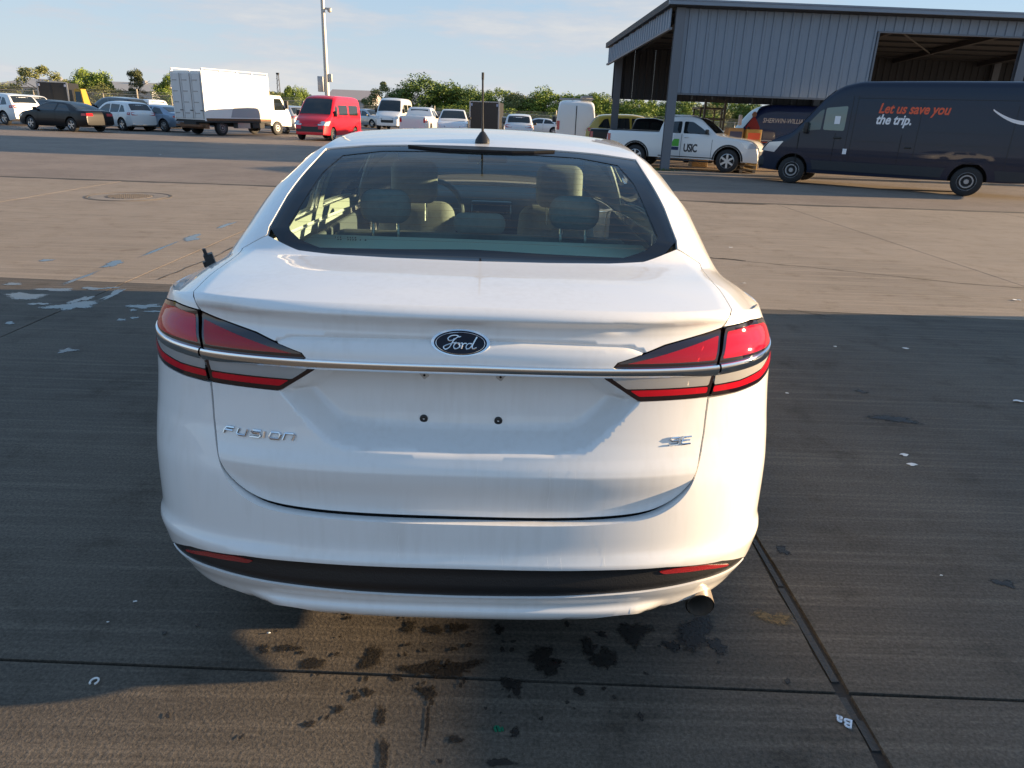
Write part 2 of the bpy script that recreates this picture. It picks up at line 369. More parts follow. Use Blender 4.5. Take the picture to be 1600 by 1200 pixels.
for i in range(len(XJ)-1):
    for j in range(len(YJ)-1):
        gx = lambda k: .021 if k == 5 else .007
        x0, x1 = XJ[i]+gx(i), XJ[i+1]-gx(i+1); tl = lambda k, x: YJ[k]-(.036*x if k in (2, 3) else 0)*(1 if k == 3 else .6)
        n = 14
        lo = [(x0+(x1-x0)*k/n, tl(j, x0+(x1-x0)*k/n)+.006+random.uniform(-.0015, .0015)) for k in range(n+1)]
        hi = [(x1-(x1-x0)*k/n, tl(j+1, x1-(x1-x0)*k/n)-.006+random.uniform(-.0015, .0015)) for k in range(n+1)]
        if j == 3: hi = [(x, y+random.uniform(-.05, .12)) for x, y in hi]
        def side(a, b):
            w = .006 if abs(a[0]-XJ[5]) < .05 else .002
            return [(a[0]+random.uniform(-w, w), a[1]+(b[1]-a[1])*k/30) for k in range(1, 30)]
        ring = lo+side(lo[-1], hi[0])+hi+side(hi[-1], lo[0]); N = len(ring); z = random.uniform(-.0003, .0003)
        bev = .0007
        cx = (x0+x1)/2; cy = (lo[0][1]+hi[0][1])/2
        top = [(x+math.copysign(bev, cx-x), y+math.copysign(bev, cy-y), z) for x, y in ring]
        v = top+[(x, y, z-bev) for x, y in ring]+[(x, y, -.028) for x, y in ring]
        f = [tuple(range(N))]+[(k, k+N, (k+1) % N+N, (k+1) % N) for k in range(N)]+[(k+N, k+2*N, (k+1) % N+2*N, (k+1) % N+N) for k in range(N)]
        slabs[(i, j)] = mesh_obj('concrete_slab', v, [tuple(reversed(q)) if len(q) == 4 else q for q in f], m_conc_b if j in (0, 3) else m_conc_a, pav)  # unseen back row made pale to bounce light onto the car's rear
MB().box(-22, 25, 4.9, 14.3, -.026, -.0018).build('joint_filler', m_fill, pav); MB().box(-22, 25, -11, 4.9, -.026, -.013).build('joint_filler', m_fill, pav)
def slab_at(x, y):
    for (i, j), s in slabs.items():
        if XJ[i] <= x < XJ[i+1] and YJ[j]-.04*x <= y < YJ[j+1]-.04*x: return s
    return pav
def blob(name, x, y, rx, ry, mat, parent, z=.0025, jag=.35, seed=0, n=26, soft=True):
    rn = random.Random(seed); ph = [(rn.uniform(0, 6.28), rn.uniform(.3, 1)) for _ in range(6)]
    v = [(x, y, z)]; rr = []
    for k in range(n):
        a = 2*math.pi*k/n; rr.append(1+jag*sum(w*math.sin((q+2)*a+p)/(q+1.5) for q, (p, w) in enumerate(ph))+rn.uniform(-.12, .12)*jag*2)
    for e in (.55, 1.32) if soft else (1.,):
        for k in range(n):
            a = 2*math.pi*k/n; v.append((x+rx*rr[k]*e*math.cos(a), y+ry*rr[k]*e*math.sin(a), z))
    f = [(0, k+1, (k+1) % n+1) for k in range(n)]
    if soft: f += [(k+1, n+k+1, n+(k+1) % n+1, (k+1) % n+1) for k in range(n)]
    o = mesh_obj(name, v, f, mat, parent)
    if soft:
        at = o.data.attributes.new('wet', 'FLOAT', 'POINT')
        for i in range(len(v)): at.data[i].value = 0. if i > n else 1.
    return o
m_stain = M('damp oil stain', (.018, .015, .012), .55, var=(30, .5), bump=(120, .4)); m_puddle = M('puddle water', (.045, .045, .05), .03, spec=.6); m_ochre = M('ochre stain', (.17, .115, .05), .8, var=(60, .5), bump=(120, .3))
def soak(m, edge=3.):
    t = m.node_tree; b = t.nodes['Principled BSDF']; a = t.nodes.new('ShaderNodeAttribute'); a.attribute_name = 'wet'; c = t.nodes.new('ShaderNodeTexCoord'); n = t.nodes.new('ShaderNodeTexNoise'); n.inputs['Scale'].default_value = 70; n.inputs['Detail'].default_value = 6
    t.links.new(c.outputs['Object'], n.inputs['Vector']); u = t.nodes.new('ShaderNodeMath'); u.operation = 'MULTIPLY_ADD'; u.inputs[1].default_value = 1.5; t.links.new(n.outputs['Fac'], u.inputs[0]); t.links.new(a.outputs['Fac'], u.inputs[2])
    r = t.nodes.new('ShaderNodeMapRange'); r.inputs['From Min'].default_value = 1.08; r.inputs['From Max'].default_value = 1.08+1/edge; r.inputs['To Max'].default_value = .94; t.links.new(u.outputs[0], r.inputs['Value']); t.links.new(r.outputs['Result'], b.inputs['Alpha'])
soak(m_stain, 1.9); soak(m_puddle, 6); soak(m_ochre, 1.2)
STAINS = [(-0.268, 0.145, 0.039, 0.041), (-0.106, 0.109, 0.058, 0.035), (-0.009, 0.11, 0.068, 0.035), (-0.534, 0.183, 0.034, 0.02), (-0.438, 0.119, 0.039, 0.027), (-0.608, 0.178, 0.02, 0.017), (-0.169, 0.296, 0.025, 0.025), (-0.088, 0.283, 0.029, 0.025), (-0.011, 0.296, 0.027, 0.034), (-0.253, 0.009, 0.018, 0.017), (-0.201, -0.08, 0.016, 0.034), (-0.08, 0.014, 0.028, 0.027), (-0.069, -0.098, 0.006, 0.067), (-0.392, 0.368, 0.023, 0.023), (-0.376, 0.333, 0.011, 0.013), (-0.39, -0.112, 0.017, 0.013), (0.013, -0.153, 0.016, 0.017), (-0.173, -0.197, 0.013, 0.04), (0.132, -0.223, 0.03, 0.016), (0.267, 0.163, 0.06, 0.042), (0.285, 0.122, 0.039, 0.03), (0.458, 0.17, 0.036, 0.057), (0.569, 0.292, 0.053, 0.053), (0.773, 0.3, 0.075, 0.07), (0.413, 0.22, 0.031, 0.033), (0.167, 0.047, 0.027, 0.038), (0.126, 0.291, 0.017, 0.022), (0.365, 0.033, 0.023, 0.013), (0.174, -0.125, 0.012, 0.022), (0.831, 0.241, 0.032, 0.039), (0.684, 0.235, 0.031, 0.024), (-0.321, -0.06, 0.011, 0.014), (-0.284, -0.012, 0.011, 0.017), (0.462, 0.282, 0.017, 0.016), (2.408, 2.215, 0.138, 0.05), (2.427, 2.663, 0.035, 0.03), (2.022, 0.624, 0.033, 0.028), (1.248, 0.808, 0.026, 0.032), (-0.178, 0.067, 0.023, 0.013), (-0.489, 0.165, 0.01, 0.011)]
for k, (x, y, rx, ry) in enumerate(STAINS): blob('stain', x, y, rx, ry, m_stain, slab_at(x, y), .0022+.0001*(k % 9), .55, k, 34)
rn = random.Random(3)
for k in range(60):
    x = rn.gauss(.0, .42); y = rn.gauss(.08, .16); r = rn.uniform(.003, .010)
    blob('stain', x, y, r, r*rn.uniform(.8, 1.6), m_stain, slab_at(x, y), .0034, .5, 100+k, 12)
blob('stain', 1.069, .385, .061, .044, m_ochre, slab_at(1.0, .385), .0035, .5, 71, 40)
PUD = [(-3.956, 4.368, 0.174, 0.09), (-3.887, 4.617, 0.113, 0.05), (-3.407, 4.112, 0.155, 0.12), (-3.456, 4.323, 0.045, 0.11), (-2.859, 4.163, 0.104, 0.07), (-2.713, 4.016, 0.048, 0.03), (-2.886, 4.035, 0.024, 0.03), (-3.784, 4.632, 0.073, 0.05), (-3.707, 4.135, 0.058, 0.04), (-2.813, 2.979, 0.048, 0.045), (-2.836, 3.749, 0.037, 0.025), (-4.669, 5.851, 0.066, 0.05), (-3.944, 5.805, 0.079, 0.14), (-3.83, 7.492, 0.09, 0.2), (-2.769, 3.814, 0.028, 0.03), (-3.574, 4.713, 0.09, 0.05), (-3.436, 4.76, 0.048, 0.03), (-3.577, 3.57, 0.031, 0.035), (-4.323, 4.78, 0.079, 0.045), (-3.81, 8.6, .03, .35), (-3.87, 6.7, .02, .5), (-3.9, 5.1, .02, .3), (-3.75, 3.2, .03, .12), (-3.62, 3.35, .03, .08), (-3.3, 4.55, .04, .16)]
for k, (x, y, rx, ry) in enumerate(PUD): blob('puddle', x, y, rx, ry, m_puddle, slab_at(x, y), .0024+.0001*(k % 7), .6, 300+k, 40)
# cracks: thin dark lines that wander across the slabs
m_crack = M('crack', (.02, .017, .014), .95)
def crack(pts, w, seed, z=.0028, par=None):
    rn = random.Random(seed); P = resample(pts, .12, False); v = []; f = []
    for i, (x, y) in enumerate(P):
        a = P[min(i+1, len(P)-1)]; b = P[max(i-1, 0)]; d = Vector((a[0]-b[0], a[1]-b[1])).normalized(); n = Vector((-d.y, d.x)); j = rn.uniform(-.012, .012); ww = w*rn.uniform(.5, 1.4)
        v += [(x+n.x*(j+ww/2), y+n.y*(j+ww/2), z), (x+n.x*(j-ww/2), y+n.y*(j-ww/2), z)]
        if i: f.append((2*i-2, 2*i-1, 2*i+1, 2*i))
    mesh_obj('crack', v, f, m_crack, par or slab_at(*pts[len(pts)//2]))
crack([(2.697, 7.341), (2.884, 7.289), (3.196, 7.136), (3.893, 6.899), (4.642, 6.543), (5.222, 6.261), (5.9, 6.12)], .014, 1); crack([(2.66, 7.35), (2.95, 7.28), (3.1, 7.2)], .05, 2)
crack([(-3.2, 5.15), (-3.16, 5.6), (-3.1, 6.3), (-3.12, 7.0)], .012, 3); crack([(2.75, 4.82), (3.0, 4.6)], .012, 4); crack([(-8.2, 9.2), (-5.5, 9.1), (-2, 9.25)], .006, 6)
blob('pothole', 5.0, 14.0, .5, .10, M('tar patch', (.02, .018, .016), .9, bump=(60, .5)), lot, .006, .6, 41, 40, False)
# broken filler along the wide joint
m_tar = M('old joint sealant', (.045, .043, .04), .7, bump=(70, .7))
mb = MB(); rn = random.Random(9); yy = -2.5
while yy < 4.7:
    ln = rn.uniform(.05, .5); w = rn.uniform(.008, .016); x = 1.16+rn.uniform(-.006, .006); h = rn.uniform(-.009, -.003)
    mb.box(x-w, x+w, yy, yy+ln, -.018, h); yy += ln+rn.uniform(.0, .12)
mb.build('joint_sealant', m_tar, pav)
# manhole with its cast iron lid
mh = tag(empty('manhole', (-6.58, 11.5, 0)), 'round manhole set flush into the pale concrete at left', 'manhole')
m_iron = M('cast iron', (.15, .125, .10), .7, .2, var=(12, .3), bump=(40, .5)); m_collar = concrete('manhole collar', (.2, .17, .14), (.26, .22, .18), (.6, .6, .55), broom=0)
MB().lathe([(.002, .62), (.004, .62), (.005, .40), (.002, .40)], 48, 'z').build('collar', m_collar, mh, True)
MB().lathe([(.0, .70), (.005, .70), (.005, .66), (.0, .66)], 48, 'z').build('groove', M('manhole groove', (.10, .083, .065), .9), mh, True)
lid = MB().lathe([(.001, .385), (.007, .38), (.007, .001)], 48, 'z')
for a in range(-5, 6):
    for b in range(-5, 6):
        if math.hypot(a, b) < 5.2: lid.box(a*.068-.02, a*.068+.02, b*.068-.02, b*.068+.02, .007, .012)
lid.build('lid', m_iron, mh)
# small litter
LIT = [(-1.107, 0.387, 0.017), (3.238, 3.653, 0.053), (2.2, 1.611, 0.054), (2.218, 1.722, 0.049), (3.384, 2.565, 0.078), (2.684, 3.644, 0.031), (1.805, 0.662, 0.013), (1.922, 2.586, 0.025), (3.203, 8.186, 0.056), (2.669, 5.872, 0.043), (5.348, 5.478, 0.102), (-11.099, 22.714, 0.093), (-0.614, 0.248, 0.012), (-1.143, 0.281, 0.01)]
WH = ['near the left rear corner of the sedan', 'in the shade at right', 'lower of the pair right of the bumper', 'upper of the pair right of the bumper', 'at the right edge of the shade', 'close to the right taillight', 'near the wide joint', 'beside the right rear quarter', 'on sunlit concrete right of the roof', 'on sunlit concrete right of the trunk', 'far right on sunlit concrete', 'far left on the asphalt', 'by the shadow edge under the bumper', 'left of the bumper']
for k, (x, y, w) in enumerate(LIT):
    rn = random.Random(k+50); n = 9; v = [(x, y, .006)]
    for q in range(n):
        a = 2*math.pi*q/n; r = w/2*rn.uniform(.5, 1.1); v.append((x+r*math.cos(a), y+r*.6*math.sin(a), .004+rn.uniform(0, .012)*w*8))
    top = mesh_obj('paper_scrap', v+[(a, b, c-.0015) for a, b, c in v], [(0, q+1, (q+1) % n+1) for q in range(n)]+[(n+1, n+1+(q+1) % n+1, n+2+q) for q in range(n)]+[(q+1, q+n+2, (q+1) % n+n+2, (q+1) % n+1) for q in range(n)], m_paper)
    tag(top, 'white paper scrap '+WH[k], 'litter', 'paper scraps on the ground')
# small fallen chrome letters and a clip
v, f = text_mesh('Ba', .048); R4 = Matrix.Translation((1.139, -.062, .004)) @ Matrix.Rotation(math.radians(152), 4, 'Z')
n = len(v); V3 = [R4 @ Vector((x, y, 0)) for x, y, _ in v]; V3 += [p+Vector((0, 0, .004)) for p in V3]
tag(mesh_obj('fallen_letters', V3, [tuple(reversed(q)) for q in f]+[tuple(i+n for i in q) for q in f], M('silver letters', (.75, .76, .78), .25, .6)), 'silver letters Ba lying upside down by the wide joint', 'letters')
mb = MB().tube([(-1.047+.011*math.cos(a*.5), .021+.013*math.sin(a*.5), .006) for a in range(-2, 9)], .003, 6)
tag(mb.build('plastic_clip', m_paper, None, True), 'white curved plastic clip on the concrete at lower left', 'litter')
mb = MB(); rn = random.Random(8)
for k in range(14):
    x, y = .125+rn.uniform(-.012, .012), -.118+rn.uniform(-.008, .008); mb.box(x, x+.006, y, y+.004, .002, .006+rn.uniform(0, .004))
tag(mb.build('green_glass_shard', M('green glass', (.02, .16, .09), .1, spec=.8)), 'crumbled green glass shard below the bumper', 'litter')
# ------------------------------------------------------------------ the white sedan
m_paint = None
def car_paint(name, col, rough=.32, flake=0., dirt=.0, coat=1.):
    m, t, b = principled(name); b.inputs['Base Color'].default_value = (*col, 1); b.inputs['Roughness'].default_value = rough; b.inputs['Metallic'].default_value = flake
    b.inputs['Coat Weight'].default_value = coat; b.inputs['Coat Roughness'].default_value = .025
    if coat < 1: b.inputs['Specular IOR Level'].default_value = .25
    b.inputs['Coat Roughness'].default_value = .025; b.inputs['Coat IOR'].default_value = 1.5
    if dirt:
        L = t.links; c = t.nodes.new('ShaderNodeTexCoord')
        mp = t.nodes.new('ShaderNodeMapping'); mp.inputs['Scale'].default_value = (26, 26, 1.2); n = t.nodes.new('ShaderNodeTexNoise'); n.inputs['Scale'].default_value = 2.; n.inputs['Detail'].default_value = 5
        n2 = t.nodes.new('ShaderNodeTexNoise'); n2.inputs['Scale'].default_value = 4; n2.inputs['Detail'].default_value = 8
        L.new(c.outputs['Object'], mp.inputs['Vector']); L.new(mp.outputs['Vector'], n.inputs['Vector']); L.new(c.outputs['Object'], n2.inputs['Vector'])
        mu = t.nodes.new('ShaderNodeMath'); mu.operation = 'MULTIPLY'; L.new(n.outputs['Fac'], mu.inputs[0]); L.new(n2.outputs['Fac'], mu.inputs[1])
        mr = t.nodes.new('ShaderNodeMapRange'); mr.inputs['From Min'].default_value = .22; mr.inputs['From Max'].default_value = .45; mr.inputs['To Max'].default_value = dirt; L.new(mu.outputs[0], mr.inputs['Value'])
        x = t.nodes.new('ShaderNodeMix'); x.data_type = 'RGBA'; x.inputs['A'].default_value = (*col, 1); x.inputs['B'].default_value = (.42, .36, .28, 1); L.new(mr.outputs['Result'], x.inputs['Factor']); L.new(x.outputs['Result'], b.inputs['Base Color'])
        m2 = t.nodes.new('ShaderNodeMapRange'); m2.inputs['From Min'].default_value = .3; m2.inputs['From Max'].default_value = .7; m2.inputs['To Min'].default_value = .01; m2.inputs['To Max'].default_value = .045; L.new(n2.outputs['Fac'], m2.inputs['Value']); L.new(m2.outputs['Result'], b.inputs['Coat Roughness'])
    return m
m_paint = car_paint('white pearl paint', (.80, .795, .78), .32, dirt=.14)
CEN = (0, 2.4, .7)
sedan = tag(empty('sedan'), 'white four door sedan seen from behind in the foreground', 'car')
def sY(y): return S1+(y-.5)*SIDE/3.52
# recess for the number plate, raised badge panel, crease
REC = mirror([(0, .742), (.243, .746), (.305, .752), (.343, .768), (.40, .823), (.462, .885), (.41, .925), (.385, .952), (.37, .985)][::1])
REC = [(0, .742), (.243, .746), (.305, .752), (.343, .768), (.40, .823), (.462, .886), (.372, .955), (.367, .971), (-.367, .971), (-.372, .955), (-.462, .886), (-.40, .823), (-.343, .768), (-.305, .752), (-.243, .746)]
REC = [(0, .742)]+chaikin(REC[1:6], 2)+REC[6:10]+[(-a, b) for a, b in reversed(chaikin([(.243, .746), (.305, .752), (.343, .768), (.40, .823), (.462, .886)], 2))]
RLINE = [(-a, b) for a, b in reversed(chaikin([(0, .742), (.243, .746), (.305, .752), (.343, .768), (.40, .823), (.455, .8835)], 2))]
RLINE = RLINE[:-1]+[(-a, b) for a, b in reversed(RLINE)]
PAN = [(-.476, 1.012), (-.44, 1.026), (-.26, 1.031), (0, 1.034), (.26, 1.031), (.44, 1.026), (.476, 1.012)]
def panz(s):
    s = abs(s); return 1.034-.008*(s/.44)**2-(.012*((s-.42)/.055)**2 if s > .42 else 0)
PAN = [(.478*k/30, panz(.478*k/30)) for k in range(-30, 31)]
def LID(s, z):
    x, y, zz = LOW(s, z); a = abs(s)
    if z < .76: y += Y0L(z)-Y0(z)
    y += .0045*math.exp(-(((s-.425)/.035)**2+((z-1.072)/.012)**2))
    if a < .47 and .735 < z < .9705 and pip((s, z), REC):
        d = min(segd((s, z), REC[i-1], REC[i]) for i in range(len(REC)) if not (REC[i][1] > .954 and REC[i-1][1] > .954))
        t_ = min(1, d/.056); y += .072*(1-(1-t_)**2*(1+.6*t_))
    if z > .95: y -= .0045*sstep(.0035, -.0035, z-panz(s))*(1-sstep(.97, .955, z))
    # groove over the badge panel, rolled lip
    if a < .478 and z > 1.0: y += .007*math.exp(-((z-panz(s))/.0026)**2)
    y -= .015*math.exp(-((z-1.092)/.014)**2)
    return (x, y, zz)
def lipz(s): return 1.1115-.026*(min(abs(s), .9)/.72)**3
def LIPT(x):      # matching station of the deck
    return .118
GAP = [(.718, 1.06), (.682, .988), (.659, .89), (.646, .795), (.635, .73), (.623, .684), (.596, .638), (.553, .604), (.497, .583), (.395, .574), (.24, .570), (0, .5695)]
GAP = GAP[:3]+chaikin([(a-.001*(a > .6), b) for a, b in GAP[3:]], 2)
GAPO = []
for i_ in range(3, len(GAP)):
    p_, q_ = GAP[max(3, i_-1)], GAP[min(len(GAP)-1, i_+1)]; d_ = Vector((q_[0]-p_[0], q_[1]-p_[1])).normalized(); GAPO.append((max(0, GAP[i_][0]-d_.y*.0058), GAP[i_][1]+d_.x*.0058))
LAMP_IN = [(.716, 1.062), (.535, 1.029), (.402, .991), (.362, .953), (.457, .889), (.6555, .8905), (.680, .988)]
LAMP_OUT = [(.733, 1.063), (.85, 1.066), (.95, 1.052), (1.09, 1.002), (1.06, .955), (.97, .922), (.85, .900), (.747, .892), (.664, .8905), (.689, .988)]
# --- trunk lid: rear face (with holes where the lamps sit) + rolled lip + deck
edge = [(s, lipz(s)-.006) for s in [.737*k/12 for k in range(13)]]
half = edge+[(.721, 1.066)]+[(a, b) for a, b in LAMP_IN[1:5]]+[(.6555, .8885)]+GAP[3:]
rear_poly = half[:-1]+[GAP[-1]]+[(-a, b) for a, b in reversed(half[1:-1])]
rear_poly = [(a, b) for a, b in edge]+[(.72, 1.0655), (.535, 1.0325), (.40, .994), (.359, .952), (.456, .8865), (.6535, .888)]+GAP[3:-1]+[GAP[-1]]
rear_poly = rear_poly+[(-a, b) for a, b in reversed(rear_poly) if a > 1e-6]
NL = 74; ex_v = []; ex_f = []; ex_n = []
DG = [(.80, .122), (.775, .37), (.788, .56), (.80, .635), (.712, .698)]
WIN = [(0, .578), (.25, .588), (.45, .607), (.576, .63), (.665, .68), (.725, .745), (.727, .955), (.717, 1.175), (.706, 1.388), (.53, 1.412), (.29, 1.412), (0, 1.399)]
GLS = [(0, .665), (.25, .655), (.51, .652), (.593, .69), (.645, .735), (.663, .77), (.658, .886), (.648, 1.13), (.612, 1.30), (.44, 1.346), (.2, 1.342), (0, 1.338)]
for k in range(NL+1):
    f = -1+2*k/NL; s = .737*f; p0 = Vector(LID(s, lipz(s)-.006)); n0 = fnormal(LID, s, lipz(s)-.006)
    if n0.y > 0: n0 = -n0
    sd = .80*f; p3 = Vector(TOP(sd, .14)); n3 = fnormal(TOP, sd, .14)
    if n3.z < 0: n3 = -n3
    mid = (p0+p3)/2+(n0+n3).normalized()*.004
    c0 = p0*.5+mid*.5+(n0*2+n3).normalized()*.0015; c1 = mid*.5+p3*.5+(n0+n3*2).normalized()*.0015
    ex_v += [p0, c0, mid, c1, p3]; ex_n += [n0, (n0*2+n3).normalized(), (n0+n3).normalized(), (n0+n3*2).normalized(), n3]
    if k:
        for j in range(4):
            a = (k-1)*5+j; ex_f.append((a, a+5, a+6, a+1))
rear = panel('trunk_rear', LID, rear_poly, m_paint, None, h=.0085, hb=.008, lines=[[(a, b+.004) for a, b in PAN], [(a, b+.0018) for a, b in PAN], list(PAN), [(a, b-.0018) for a, b in PAN], [(a, b-.004) for a, b in PAN], RLINE], centre=CEN, extra=(ex_v, ex_f, ex_n))
deck_poly = [(.80*k/10, .14) for k in range(-10, 11)]+[(.775, .37), (.788, .56), (.80, .635), (.712, .698), (.66, .672), (.572, .624), (.45, .601), (.25, .582), (0, .572), (-.25, .582), (-.45, .601), (-.572, .624), (-.66, .672), (-.712, .698), (-.80, .635), (-.788, .56), (-.775, .37)]
rear.parent = sedan; rear.name = 'trunk_lid'
panel('deck', TOP, deck_poly, m_paint, rear, h=.03, hb=.02, centre=CEN, flange=.012)
# --- rear bumper and quarter panels
ARC = lambda cy, r, a0, a1, n=18: [(sY(cy+r*math.cos(math.radians(a0+(a1-a0)*k/n))), .335+r*math.sin(math.radians(a0+(a1-a0)*k/n))) for k in range(n+1)]
RW, FW, AR = 1.09, 3.93, .375
VT = [(0, .446), (.25, .4455), (.4, .445), (.56, .441), (.745, .420), (.85, .386), (.905, .360)]
VB = [(0, .337), (.26, .342), (.41, .349), (.54, .353), (.68, .359), (.80, .356), (.905, .354)]
g2 = [(a+.006, b-.004) for a, b in GAP]
bump_half = list(reversed(GAPO))+[(.6605, .886), (.747, .8885), (.85, .8965), (.97, .918), (1.02, .935), (1.16, .88), (sY(RW-AR*.99)-.012, .56)]+[(sY(RW-AR)-.002, .40), (sY(RW-AR)+.01, .30), (1.06, .262), (.95, .30)]+[(.907, .358)]+list(reversed(VT[:-1]))
panel('rear_bumper', LOW, bump_half[:-1]+[(0, .446)]+[(-a, b) for a, b in reversed(bump_half[:-1]) if a > 1e-6], m_paint, sedan, h=.014, hb=.010, centre=CEN, flange=.034, lines=[[(-.6, .452), (-.4, .459), (0, .460), (.4, .459), (.6, .452)], [(-.6, .468), (-.4, .478), (0, .479), (.4, .478), (.6, .468)]])
# lower lip of the bumper, cut away over the tail pipe
lip_ = [(0, .333), (.26, .338), (.41, .345), (.54, .349), (.68, .355), (.80, .352), (.90, .351), (.94, .303), (.95, .262), (.88, .262), (.80, .262), (.74, .262), (.68, .266), (.635, .262), (.60, .240), (.56, .250), (.50, .270), (.36, .254), (.2, .228), (0, .218)]
lip = lip_[:7]+chaikin(lip_[7:], 2)
def LIPS(s, z):
    x, y, zz = LOW(s, z); d = sstep(.305, .275, z)*.022*sstep(.62, .5, abs(s)); return (x, y-d+.03*sstep(.262, .215, z), zz)
panel('lower_lip', LIPS, lip+[(-a, b) for a, b in reversed(lip) if a > 1e-6], m_paint, sedan, h=.016, hb=.014, centre=CEN)
def VAL(s, z):
    x, y, zz = LOW(s, z); return (x, y+.006+.020*sstep(.36, .43, z), zz)
val = panel('rear_valance', VAL, VB+[(a, b) for a, b in reversed(VT[:-1])]+[(-a, b) for a, b in VT[1:]]+[(-a, b) for a, b in reversed(VB[1:-1])], m_black, sedan, h=.02, hb=.014, centre=CEN)
for sg in (-1, 1):
    rf = fillet([(sg*.548, .409), (sg*.60, .413), (sg*.70, .403), (sg*.79, .381), (sg*.785, .377), (sg*.70, .390), (sg*.60, .3975), (sg*.565, .399)], .006, 2)
    panel('reflector', VAL, [(a, b+.001) for a, b in rf], M('red reflector', (.30, .012, .014), .25, coat=1., bump=(400, .3)), val, h=.012, off=.004, centre=CEN)
# quarter panel below the shoulder, doors, wings: strips of the same side
top_z = lambda y: (zC(max(.12, y))-.004)
def side_poly(y0, y1, zlo, arch=None, lo_extra=None):
    n = 14; up = [(sY(y0+(y1-y0)*k/n), top_z(y0+(y1-y0)*k/n)) for k in range(n+1)]
    return up
for sg in (-1, 1):
    mi = lambda P: [(sg*a, b) for a, b in P]
    q = [(.745, lipz(.745)-.006), (.80, 1.086), (.9, 1.0795), (1.0, 1.078)]+[(sY(y), top_z(y)) for y in (.5, .6, .8, 1.0, 1.2, 1.45)]+[(sY(1.45), .70), (sY(1.45), .56)]+[(a, b) for a, b in ARC(RW, AR, 36, 176, 16)]+[(1.166, .884), (1.024, .939), (1.065, .958), (1.094, 1.005), (.952, 1.056), (.85, 1.0695), (.731, 1.0665)]
    panel('quarter_panel', LOW, mi(q), m_paint, sedan, h=.03, hb=.02, centre=CEN)
    rd = [(sY(1.46), top_z(1.46)), (sY(1.9), top_z(1.9)), (sY(2.42), top_z(2.42)), (sY(2.42), .27), (sY(1.55), .27), (sY(1.46), .55)]
    d1 = panel('rear_door', LOW, mi(rd), m_paint, sedan, h=.06, centre=CEN)
    fd = [(sY(2.43), top_z(2.43)), (sY(3.0), top_z(3.0)), (sY(3.5), top_z(3.5)), (sY(3.5), .27), (sY(2.43), .27)]
    d2 = panel('front_door', LOW, mi(fd), m_paint, sedan, h=.06, centre=CEN)
    for d, yy in ((d1, 1.62), (d2, 2.66)):
        rbox('door_handle', (.03, .20, .03), .012, m_paint, d, (sg*.945, yy, .90))
    wg = [(sY(3.51), top_z(3.51)), (S1+SIDE-.02, .955), (S1+SIDE+.25, .90), (S1+SIDE+.25, .62)]+[(a, b) for a, b in ARC(FW, AR, 20, 176, 16)]+[(sY(3.51), .27)]
    panel('front_wing', LOW, mi(wg), m_paint, sedan, h=.06, hb=.04, centre=CEN)
    sill = [(sY(1.50), .265), (sY(3.52), .265), (sY(3.52), .20), (sY(1.50), .20)]
    panel('sill', LOW, mi(sill), m_black, sedan, h=.08, centre=CEN)
fb = [(S1+SIDE+.255, .90), (S1+SIDE+S3, .72), (S1+SIDE+S3, .25), (S1+SIDE+.1, .25), (S1+SIDE+.255, .60)]
for sg in (-1, 1): panel('front_bumper', LOW, [(sg*a, b) for a, b in fb], m_paint, sedan, h=.06, centre=CEN)
# --- roof, pillars and shoulders in one shell; headliner under it
side_wins = [[(.775, 1.42), (.765, 1.75), (.765, 2.10), (.965, 2.10), (.968, 1.62)], [(.765, 2.19), (.765, 2.6), (.79, 3.0), (.955, 3.42), (.962, 2.19)]]
WS = [(0, 3.06), (.3, 3.06), (.62, 3.10), (.70, 3.2), (.70, 3.78), (.5, 3.84), (0, 3.85)]
shell = [(1, .14), (1, .9), (1, 2), (1, 3), (1, 3.88), (.5, 3.9), (0, 3.91), (-.5, 3.9), (-1, 3.88), (-1, 3), (-1, 2), (-1, .9), (-1, .14), (-.806, .14), (-.781, .37), (-.794, .56), (-.806, .64), (-.718, .703), (-.73, .75), (-.732, .955), (-.722, 1.175), (-.711, 1.394), (-.53, 1.418), (-.29, 1.418), (0, 1.405), (.29, 1.418), (.53, 1.418), (.711, 1.394), (.722, 1.175), (.732, .955), (.73, .75), (.718, .703), (.806, .64), (.794, .56), (.781, .37), (.806, .14)]
holes = [fillet(mirror(WS[::-1])[::-1], .04)]+[fillet([(sg*a, b) for a, b in w], .03) for w in side_wins for sg in (-1, 1)]
# short return over the lamp ends of the shoulders
ex_v = []; ex_f = []; ex_n = []
for sg in (-1, 1):
    base = len(ex_v); K = 16
    for k in range(K+1):
        f = k/K; sl_ = .745+(1.03-.745)*f; st = .806+(1-.806)*f
        z0 = lipz(.745)-.006+(1.078-(lipz(.745)-.006))*f
        p0 = Vector(LOW(sg*sl_, z0)); n0 = fnormal(LOW, sg*sl_, z0); p3 = Vector(TOP(sg*st, .14)); n3 = fnormal(TOP, sg*st*.999, .14)
        if n0.dot(p0-Vector(CEN)) < 0: n0 = -n0
        if n3.z < 0: n3 = -n3
        mid = (p0+p3)/2+(n0+n3).normalized()*.006
        ex_v += [p0, mid, p3]; ex_n += [n0, (n0+n3).normalized(), n3]
        if k:
            for j in range(2):
                a = base+(k-1)*3+j; ex_f.append((a, a+3, a+4, a+1) if sg > 0 else (a+1, a+4, a+3, a))
